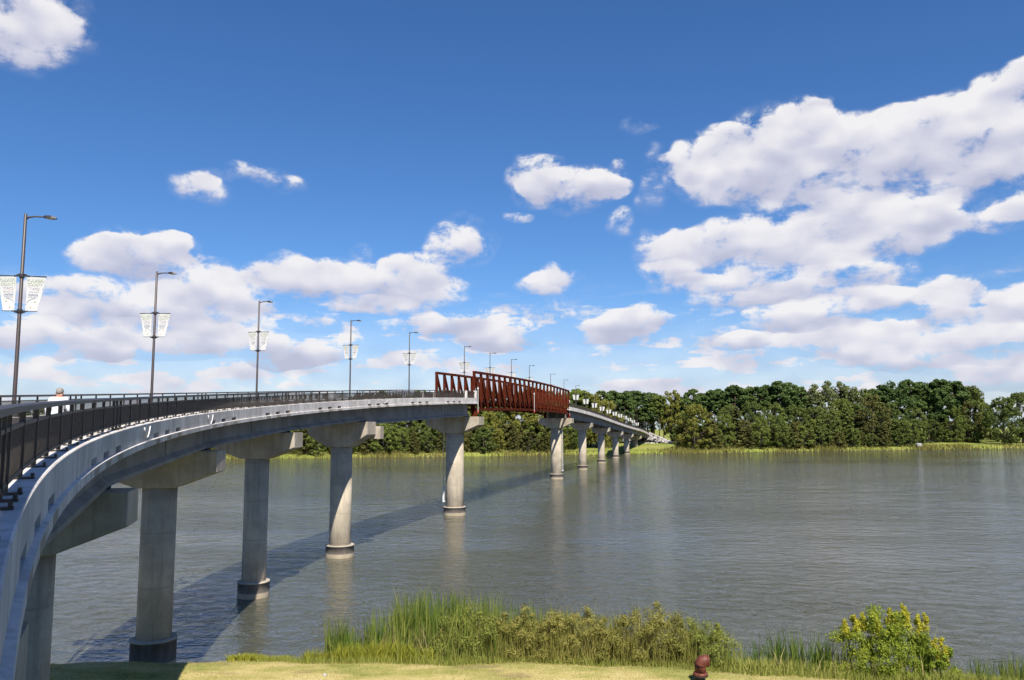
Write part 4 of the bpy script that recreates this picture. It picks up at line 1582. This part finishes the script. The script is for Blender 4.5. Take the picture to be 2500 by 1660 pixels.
# rubble slope round the far abutment
mb = MB()
rgk = random.Random(14)
x0, y0, z0, h0 = fr(S_END)
for i in range(1500):
    side = rgk.choice((1, 1, -1, 0))
    if side == 0:
        s = S_END - rgk.uniform(0, 12)
        o = rgk.uniform(-9, 9)
        top = -2.1 - (S_END - s) * .42
    else:
        s = S_END + rgk.uniform(-6, 26)
        o = side * (4.4 + rgk.random() ** .8 * 15)
        top = .9 - (abs(o) - 4.4) * .42 - max(0, S_END - s) * .35
    p = pt(s, o, top)
    g = far_ground(p.x, p.y)
    if p.z < g - .3:
        continue
    r = rgk.uniform(.35, .8)
    k = len(mb.v)
    ring = []
    for zz, rr in ((-.6, .7), (0.0, 1.0), (.55, .6)):
        a0 = rgk.uniform(0, 6)
        for j in range(5):
            a = a0 + j * 1.2566
            q = r * rr * rgk.uniform(.7, 1.2)
            mb.v.append((p.x + q * math.cos(a), p.y + q * math.sin(a), p.z + zz * r * rgk.uniform(.8, 1.2)))
    for lv in range(2):
        for j in range(5):
            j2 = (j + 1) % 5
            mb.f.append((k + lv * 5 + j, k + lv * 5 + j2, k + lv * 5 + 5 + j2, k + lv * 5 + 5 + j))
            mb.mi.append(0)
    mb.f.append(tuple(k + 10 + j for j in range(5)))
    mb.mi.append(0)
tag(mb.build('riprap', M['rock'], recalc=True), 'pale grey rubble stone slope around the far bridge end', 'rocks', kind='stuff')
# earth core under the rubble and the path behind
mb = MB()
rows = []
for s in stations(S_END - 7, S_END + 60, 6):
    prof = []
    for o, dz_ in ((-22, -7.4), (-14, -3.6), (-4.6, .45), (4.6, .45), (14, -3.6), (22, -7.4)):
        if s < S_END + 1:
            dz_ = min(dz_, -3.0) if abs(o) < 5 else dz_ - 1.2
        prof.append(pt(s, o, dz_ - .25))
    rows.append(prof)
k = 0
for r in rows:
    mb.v += [tuple(p) for p in r]
for i in range(len(rows) - 1):
    for j in range(5):
        mb.f.append((i * 6 + j, i * 6 + j + 1, (i + 1) * 6 + j + 1, (i + 1) * 6 + j))
        mb.mi.append(0)
tag(mb.build('embankment_ground', M['rock'], smooth=True), kind='structure')

# small things on the far bank
bx, by = px_x(2243, 418), 418
gz = far_ground(bx, by)
shed = empty('equipment_shed', (bx, by, gz))
shed.scale = (.78, .8, .85)
M['shedpaint'] = mat_plain('chalky_white_paint', (0.42, 0.42, 0.42), 0.7, 0, .1)
tag(shed, 'small white equipment shed at the edge of the wood on the right shore', 'shed')
mb = MB()
mb.box((-1.5, -1.1, 0), (1.5, 1.1, 2.2))
mb.build('wall', M['shedpaint'], shed)
mb = MB()
mb.rings([[(-1.6, yy, 2.2), (1.6, yy, 2.2), (1.6, yy, 2.32), (.9, yy, 2.75), (-.9, yy, 2.75), (-1.6, yy, 2.32)] for yy in (-1.2, 1.2)])
mb.build('roof', M['shedpaint'], shed, recalc=True)
mb = MB()
mb.box((-.45, -1.13, .05), (.45, -1.102, 1.95))
mb.build('door', M['steel'], shed)

bx, by = px_x(1481, 392), 392
tb = empty('picnic_table', (bx, by, far_ground(bx, by)), .3)
tag(tb, 'low wooden picnic table on the far lawn beneath the bridge', 'table')
mb = MB()
mb.box((-1.1, -.4, .72), (1.1, .4, .79))
mb.build('table_top', M['twig'], tb)
for q in (1, -1):
    mb = MB()
    mb.box((-1.1, q * .75 - .14, .42), (1.1, q * .75 + .14, .47))
    mb.build('bench', M['twig'], tb)
    mb = MB()
    mb.bar((q * .8, -.7, 0), (q * .8, .25, .72), .09, .09)
    mb.bar((q * .8 + .1, .7, 0), (q * .8 + .1, -.25, .72), .09, .09)
    mb.bar((q * .8 + .05, -.85, .41), (q * .8 + .05, .85, .41), .06, .09)
    mb.build('leg', M['twig'], tb)
bx = px_x(1316, 352)
mb = MB()
mb.tube([(bx, 352, -1), (bx + .1, 352, 1.0), (bx + .25, 352, 2.3)], [.25, .2, .12], 8)
mb.tube([(bx + .1, 352, 1.0), (bx - .3, 352, 1.7)], [.1, .05], 6)
tag(mb.build('dead_snag', M['bark']), 'dark dead tree stump standing in shallow water off the far shore', 'stump')

# ------------------------------------------------------------------ near bank planting


def nx_at(px, y, z=1.0):
    return (px - 1250.0) / FPX * (y * math.cos(PITCH) + (z - EYE) * math.sin(PITCH))


# mown lawn
rg3 = np.random.default_rng(8)
n = 52000
x = rg3.uniform(-33, 31, n)
ye = np.array([lawn_edge(a) for a in x])
y = rg3.uniform(39.5, 48.5, n)
k = y < ye + .35
x, y = x[k], y[k]
z = np.array([near_ground(a, b) for a, b in zip(x, y)])
blades('lawn_grass', np.stack([x, y, z - .01], 1), rg3.uniform(.04, .12, len(x)), np.full(len(x), .03), M['lawnblade'], .8, 1, 5,
       label='short dry mown grass on the near bank', cat='grass')

# fringe of rough grass where the lawn meets the planting
n = 14000
x = rg3.uniform(-14.5, 32, n)
y = np.array([lawn_edge(a) for a in x]) + rg3.normal(.2, .55, n)
z = np.array([near_ground(a, b) for a, b in zip(x, y)])
blades('rough_grass', np.stack([x, y, z - .02], 1), rg3.uniform(.15, .55, n), np.full(n, .035), M['bushgreen'], .7, 2, 6,
       label='tufted green grass along the edge of the mown lawn', cat='grass')


def stand(name, mat, spec, wid, lean, seed, seg, label, cat):
    """spec: rows of (px centre, px spread, y, y spread, height, count)"""
    rg = np.random.default_rng(seed)
    P_, Hh = [], []
    for (pxc, sp, yc, ysp, hh, n_) in spec:
        yy = rg.normal(yc, ysp, n_)
        pp = rg.uniform(pxc - sp, pxc + sp, n_)
        xx = np.array([nx_at(a, b) for a, b in zip(pp, yy)])
        zz = np.array([max(near_ground(a, b), -.3) for a, b in zip(xx, yy)])
        P_.append(np.stack([xx, yy, zz], 1))
        Hh.append(hh * (1.10 if hh > 1.7 else 1.0) * (.55 + .5 * rg.random(n_)))
    P_, Hh = np.concatenate(P_), np.concatenate(Hh)
    return blades(name, P_, Hh, np.full(len(P_), wid), mat, lean, seg, seed + 1, label=label, cat=cat)


stand('cattail_stand', M['reed'], [(1080, 130, 49.4, .8, 3.6, 350), (815, 25, 49.5, .6, 2.9, 110), (870, 50, 50, .8, 2.4, 130), (930, 40, 50, .9, 3.2, 170), (995, 40, 50.5, .9, 4.1, 330), (1075, 60, 50.5, 1.0, 4.2, 480), (1160, 60, 50.5, 1.0, 4.0, 380),
                                   (1240, 60, 50, 1.0, 3.6, 300), (1330, 60, 50, 1.0, 3.4, 280), (1420, 60, 49.5, .9, 3.0, 220), (1480, 30, 49.5, .7, 3.0, 110), (1000, 200, 49, .8, 2.0, 700), (1250, 260, 48.6, .8, 1.9, 700)],
      .10, .22, 31, 3, 'tall green cattail reeds massed at the water edge left of the bushes', 'reeds')
stand('reed_tuft', M['reed'], [(1900, 60, 46.6, .6, 2.6, 160), (1960, 70, 46.2, .6, 2.8, 220), (2030, 50, 46, .5, 2.2, 140), (1800, 60, 47, .6, 1.9, 130)],
      .075, .3, 33, 3, 'thin reeds standing between the brown bush and the golden shrub', 'reeds')
stand('reed_tuft', M['reed'], [(2430, 60, 44.2, .5, 1.9, 150), (2500, 60, 44, .5, 2.2, 190), (2360, 40, 44.2, .5, 1.6, 90)],
      .07, .35, 35, 3, 'sparse reeds at the bottom right corner of the bank', 'reeds')
stand('dry_stalks', M['drygrass'], [(1000, 90, 48.2, .6, 2.3, 90), (1090, 80, 48, .6, 2.5, 90), (1330, 200, 48, .6, 2.0, 110), (1700, 120, 46.6, .5, 1.5, 80), (1990, 120, 45.6, .5, 1.6, 160), (2150, 120, 44.4, .5, 1.5, 200), (2280, 80, 44, .5, 1.2, 120)],
      .055, .8, 37, 3, 'bleached dry stalks tangled through the bank plants', 'dry grass')
stand('weed_patch', M['weed'], [(600, 45, 47.2, .35, .55, 900), (660, 45, 47.2, .35, .42, 600)], .07, .9, 39, 2, 'low bright yellow flowering weeds beside the concrete pier', 'weeds')
stand('weed_patch', M['weed'], [(800, 60, 47.4, .5, .9, 800), (880, 60, 47.4, .5, 1.3, 1000), (950, 60, 47.4, .5, 1.4, 800), (1020, 50, 47.2, .5, 1.1, 500)], .06, .7, 41, 2,
      'yellow green weeds in front of the cattail reeds', 'weeds')
stand('weed_patch', M['bushgreen'], [(1100, 150, 47.2, .5, 1.0, 1100), (1790, 90, 46, .6, 1.2, 1300), (1950, 150, 45.2, .7, 1.1, 2200), (2200, 160, 43.6, .4, .7, 1100), (2400, 110, 42.6, .7, .9, 1500), (2300, 120, 42.6, .5, .7, 1300), (2480, 60, 41.4, .6, .8, 900), (1500, 150, 46.4, .4, .7, 900)], .05, .7, 43, 2,
      'rough green weeds at the foot of the bushes', 'weeds')


def shrub(name, px, y, top_py, wpx, mat, label, seed, leaf=.07, n=60, per=200, plume=None, squash=.9, stems=14, spray=0):
    rg = random.Random(seed)
    x = nx_at(px, y)
    zg = near_ground(x, y)
    hgt = z_at(top_py, y) - zg
    w = wpx / FPX * y / 2
    root = empty(name, (x, y, zg))
    tag(root, label, 'bush')
    cs, rs = [], []
    for i in range(n):
        a = rg.uniform(0, 6.283)
        k = rg.random()
        lump = .72 + .28 * math.sin(2 * a + seed) * math.sin(5 * a)
        r = w * math.sqrt(rg.random()) * (1.05 - .6 * max(0, k - .4))
        z = hgt * (.05 + .97 * k * (.55 + .45 * lump) * (1 - .30 * (r / w) ** 2))
        cs.append((r * math.cos(a), .7 * r * math.sin(a), z))
        rs.append(rg.uniform(.12, .36) * hgt / 2.6)
    V, F = leaf_cloud(cs, rs, per, leaf, squash, .3, seed, 1.7, .15)
    put('foliage', np_mesh('foliage', V, F, mat), root)
    limbs = []
    for i in range(stems):
        c = cs[rg.randrange(n)]
        limbs.append(([(c[0] * .15, c[1] * .15, -.1), (c[0] * .6, c[1] * .6, c[2] * .5), c], [.03, .02, .008]))
    put('stem', limb_mesh('stem', limbs, M['twig']), root)
    if spray:                                 # loose upright shoots that break the outline
        g_ = np.random.default_rng(seed + 5)
        a = g_.random(spray) * 6.283
        r = w * 1.08 * np.sqrt(g_.random(spray))
        pos = np.stack([r * np.cos(a), .7 * r * np.sin(a), np.zeros(spray)], 1)
        o = blades('shoot', pos, hgt * (1.12 - .4 * (r / w) ** 2) * (.55 + .5 * g_.random(spray)), np.full(spray, .035), mat, .45, 3, seed + 6, kind=None)
        o.parent = root
    if plume:
        pcs, prs = [], []
        for (pxo, tpy) in plume:
            xo = (pxo - px) / FPX * y
            zt = z_at(tpy, y) - zg
            for j in range(6):
                pcs.append((xo + rg.uniform(-.10, .10), rg.uniform(-.3, .1), zt - .10 - j * .16))
                prs.append(.09 + .035 * j)
        V, F = leaf_cloud(pcs, prs, 130, .055, 1.5, .3, seed + 1, 1.8, .05)
        put('flower_plume', np_mesh('flower_plume', V, F, M['goldflower']), root)
    return root


shrub('bank_bush', 1165, 47.9, 1474, 230, M['bushgreen'], 'loose green bush between the cattails and the brown bushes', 51, .055, 95, 200, spray=900)
shrub('bank_bush', 1300, 47.4, 1482, 220, M['bush'], 'brown green bush in the middle of the bank planting', 52, .052, 108, 210, spray=900)
shrub('bank_bush', 1415, 47.2, 1476, 230, M['bush'], 'rounded olive bush right of the middle one, overhanging the lawn', 53, .052, 113, 210, spray=840)
shrub('bank_bush', 1580, 46.6, 1474, 250, M['bush'], 'broad olive brown bush behind the red pipe', 54, .052, 121, 210, spray=1040)
shrub('bank_bush', 1705, 46.4, 1506, 190, M['bushgreen'], 'greenish bush just behind the red gooseneck pipe', 55, .052, 86, 200, spray=760)
shrub('golden_shrub', 2150, 44.7, 1486, 270, M['goldshrub'], 'bright green shrub with yellow flower plumes on the right bank', 56, .06, 100, 300,
      plume=[(2068, 1512), (2088, 1500), (2110, 1496), (2170, 1484), (2186, 1494), (2205, 1476), (2214, 1490), (2238, 1502), (2252, 1498), (2140, 1504)], stems=22, spray=260)
shrub('golden_shrub', 2292, 43.6, 1568, 100, M['goldshrub'], 'small yellow topped shrub right of the large golden shrub', 57, .08, 32, 170, plume=[(2280, 1560), (2300, 1558)], spray=120)

# gooseneck vent pipe on the lawn
y = 41.6
x = nx_at(1708, y)
g = near_ground(x, y)
pipe = empty('vent_pipe', (x, y, g))
tag(pipe, 'rust red gooseneck vent pipe with flange on the mown grass', 'pipe')
R = .285
mb = MB()
arc = [(0, 0, .42), (0, 0, .76)]
for a in np.linspace(.15, 1.42, 8):
    arc.append((.27 * (1 - math.cos(a)), -.03 * (1 - math.cos(a)), .78 + .27 * math.sin(a)))
arc.append((arc[-1][0] + .16, arc[-1][1] - .02, arc[-1][2] - .015))
mb.tube(arc, [R] * (len(arc) - 1) + [R * .97], 24)
lip = Vector(arc[-1])
mb.tube([lip - Vector((.05, 0, 0)), lip + Vector((.02, 0, -.002))], R * 1.05, 24)
mb.build('elbow', M['pipe'], pipe, smooth=True)
mb = MB()
mb.lathe([(R, .34), (R + .09, .36), (R + .09, .43), (R + .05, .47), (R, .48)], 28)
mb.build('flange', M['pipe'], pipe)
mb = MB()
mb.lathe([(R + .09, .29), (R + .09, .345)], 28)
mb.lathe([(R - .04, -.2), (R - .04, .30)], 24)
mb.build('pipe_stub', M['rubber'], pipe)
mb = MB()
for i in range(10):
    a = i * .6283
    mb.lathe([(.028, .25), (.028, .46)], 6, ((R + .055) * math.cos(a), (R + .055) * math.sin(a), 0))
mb.build('bolt', M['head'], pipe)

mb = MB()
sx, sy = nx_at(790, 43.0), 43.0
sz = near_ground(sx, sy)
mb.lathe([(.07, -.05), (.12, .03), (.09, .09), (.03, .12)], 7, (sx, sy, sz))
tag(mb.build('stone', M['rock']), 'small whitish stone lying in the mown grass', 'stone')

# ------------------------------------------------------------------ the walker
def person(loc, rotz):
    root = empty('person', loc, rotz)
    tag(root, 'grey haired person in a white shirt walking away along the bridge', 'person')
    # joints: local +y is the walking direction, height about 1.72 m
    J = {'pel': (0, 0, .95), 'wst': (0, .02, 1.08), 'chs': (0, .06, 1.28), 'shc': (0, .08, 1.43), 'nk': (0, .11, 1.50), 'hd0': (0, .14, 1.57), 'hd1': (0, .155, 1.65), 'hd2': (0, .15, 1.70),
         'lsh': (-.19, .07, 1.42), 'lel': (-.27, .0, 1.14), 'lwr': (-.27, .12, .92), 'lha': (-.26, .16, .84),
         'rsh': (.19, .07, 1.42), 'rel': (.27, .04, 1.14), 'rwr': (.28, .20, .93), 'rha': (.27, .25, .86),
         'lhp': (-.10, 0, .90), 'lkn': (-.10, .16, .50), 'lan': (-.10, .12, .09), 'lto': (-.10, .28, .04),
         'rhp': (.10, 0, .90), 'rkn': (.10, -.04, .49), 'ran': (.10, -.22, .12), 'rto': (.10, -.08, .04)}
    Rr = {'pel': .165, 'wst': .155, 'chs': .175, 'shc': .13, 'nk': .062, 'hd0': .085, 'hd1': .098, 'hd2': .075, 'lsh': .085, 'rsh': .085, 'lel': .055, 'rel': .055, 'lwr': .035, 'rwr': .035, 'lha': .04, 'rha': .04,
          'lhp': .11, 'rhp': .11, 'lkn': .07, 'rkn': .07, 'lan': .05, 'ran': .05, 'lto': .04, 'rto': .04}
    E_ = [('pel', 'wst'), ('wst', 'chs'), ('chs', 'shc'), ('shc', 'nk'), ('nk', 'hd0'), ('hd0', 'hd1'), ('hd1', 'hd2'), ('shc', 'lsh'), ('lsh', 'lel'), ('lel', 'lwr'), ('lwr', 'lha'), ('shc', 'rsh'), ('rsh', 'rel'), ('rel', 'rwr'), ('rwr', 'rha'),
          ('pel', 'lhp'), ('lhp', 'lkn'), ('lkn', 'lan'), ('lan', 'lto'), ('pel', 'rhp'), ('rhp', 'rkn'), ('rkn', 'ran'), ('ran', 'rto')]
    for q, hd, wr in ((-1, 'lha', 'lwr'), (1, 'rha', 'rwr')):
        b = Vector(J[hd])
        for i, (ox, ln) in enumerate(((-.03, .075), (-.01, .085), (.01, .08), (.028, .065))):
            n1, n2 = f'{hd}f{i}', f'{hd}g{i}'
            J[n1] = tuple(b + Vector((ox, .02, -.035)))
            J[n2] = tuple(b + Vector((ox, .01, -.035 - ln)))
            Rr[n1], Rr[n2] = .010, .008
            E_ += [(hd, n1), (n1, n2)]
        n1, n2 = f'{hd}t0', f'{hd}t1'
        J[n1] = tuple(b + Vector((-q * .045, .02, .0)))
        J[n2] = tuple(b + Vector((-q * .05, .04, -.05)))
        Rr[n1], Rr[n2] = .012, .009
        E_ += [(hd, n1), (n1, n2)]
    names = list(J)
    me = bpy.data.meshes.new('body')
    me.from_pydata([J[n_] for n_ in names], [(names.index(a), names.index(b)) for a, b in E_], [])
    ob = bpy.data.objects.new('body', me)
    COL.objects.link(ob)
    sk = ob.modifiers.new('Skin', 'SKIN')
    sk.use_smooth_shade = True
    lay = me.skin_vertices[0].data
    for i, n_ in enumerate(names):
        r = Rr[n_]
        lay[i].radius = (r, r)
        if n_ in ('pel', 'wst', 'chs'):
            lay[i].radius = (r, r * .72) if True else (r, r)
        lay[i].use_root = (n_ == 'pel')
    sb = ob.modifiers.new('Sub', 'SUBSURF')
    sb.levels = sb.render_levels = 2
    dg = bpy.context.evaluated_depsgraph_get()
    body = bpy.data.meshes.new_from_object(ob.evaluated_get(dg))
    bpy.data.objects.remove(ob)
    body.materials.clear()
    skin = mat_plain('skin', (0.50, 0.28, 0.20), .6, 0, .1)
    shirt = mat_plain('white_shirt_cloth', (0.56, 0.57, 0.62), .8, 0, .08)
    pant = mat_plain('dark_trousers', (0.05, 0.055, 0.075), .85, 0, .2)
    shoe = mat_plain('dark_shoes', (0.03, 0.025, 0.02), .6)
    for m_ in (skin, shirt, pant, shoe):
        body.materials.append(m_)
    for p in body.polygons:
        c = p.center
        if c.z > 1.475 and abs(c.x) < .12:
            p.material_index = 0
        elif abs(c.x) > .2 and c.z < .96:
            p.material_index = 0
        elif c.z > .93:
            p.material_index = 1
        elif c.z > .10:
            p.material_index = 2
        else:
            p.material_index = 3
        p.use_smooth = True
    put('body', body, root)
    # hair: a cap over the crown and the back of the head
    hair = mat_plain('grey_hair', (0.27, 0.25, 0.23), .8, 0, .45, 30)
    rgh = random.Random(2)
    hb = MB()
    N = 18
    rows = []
    for i in range(9):
        ph = math.pi * .62 * i / 8
        row = []
        for j in range(N):
            a = 2 * math.pi * j / N
            face = max(0, math.sin(a))            # +y is the face: hair line sits higher there
            pe = ph * (1 - .42 * face)
            r = .115 + rgh.uniform(-.005, .006)
            row.append((r * .88 * math.sin(pe) * math.cos(a), .148 + r * 1.06 * math.sin(pe) * math.sin(a), 1.645 + r * 1.0 * math.cos(pe)))
        rows.append(row)
    k = 0
    hb.rings(rows)
    hb.build('hair', hair, root, smooth=True)
    fb = MB()
    for q in (1, -1):
        fb.lathe([(.004, -.03), (.016, -.015), (.018, .01), (.006, .03)], 8, (q * .093, .14, 1.615))
    fb.hexa([(-.012, .236, 1.595), (.012, .236, 1.595), (.012, .25, 1.60), (-.012, .25, 1.60), (-.008, .236, 1.64), (.008, .236, 1.64), (.006, .24, 1.64), (-.006, .24, 1.64)])
    fb.build('face_feature', skin, root, smooth=True)
    eb = MB()
    for q in (1, -1):
        eb.lathe([(.003, -.006), (.008, 0), (.003, .006)], 8, (q * .032, .238, 1.645))
    eb.box((-.022, .236, 1.566), (.022, .241, 1.572))
    eb.build('eye_mouth', mat_plain('dark_eye', (0.05, 0.03, 0.03), .5), root)
    return root


ps = -38.6 * U
pp = pt(ps, 2.6, DECKZ + .003)
person(pp, -fr(ps)[3] - .05)
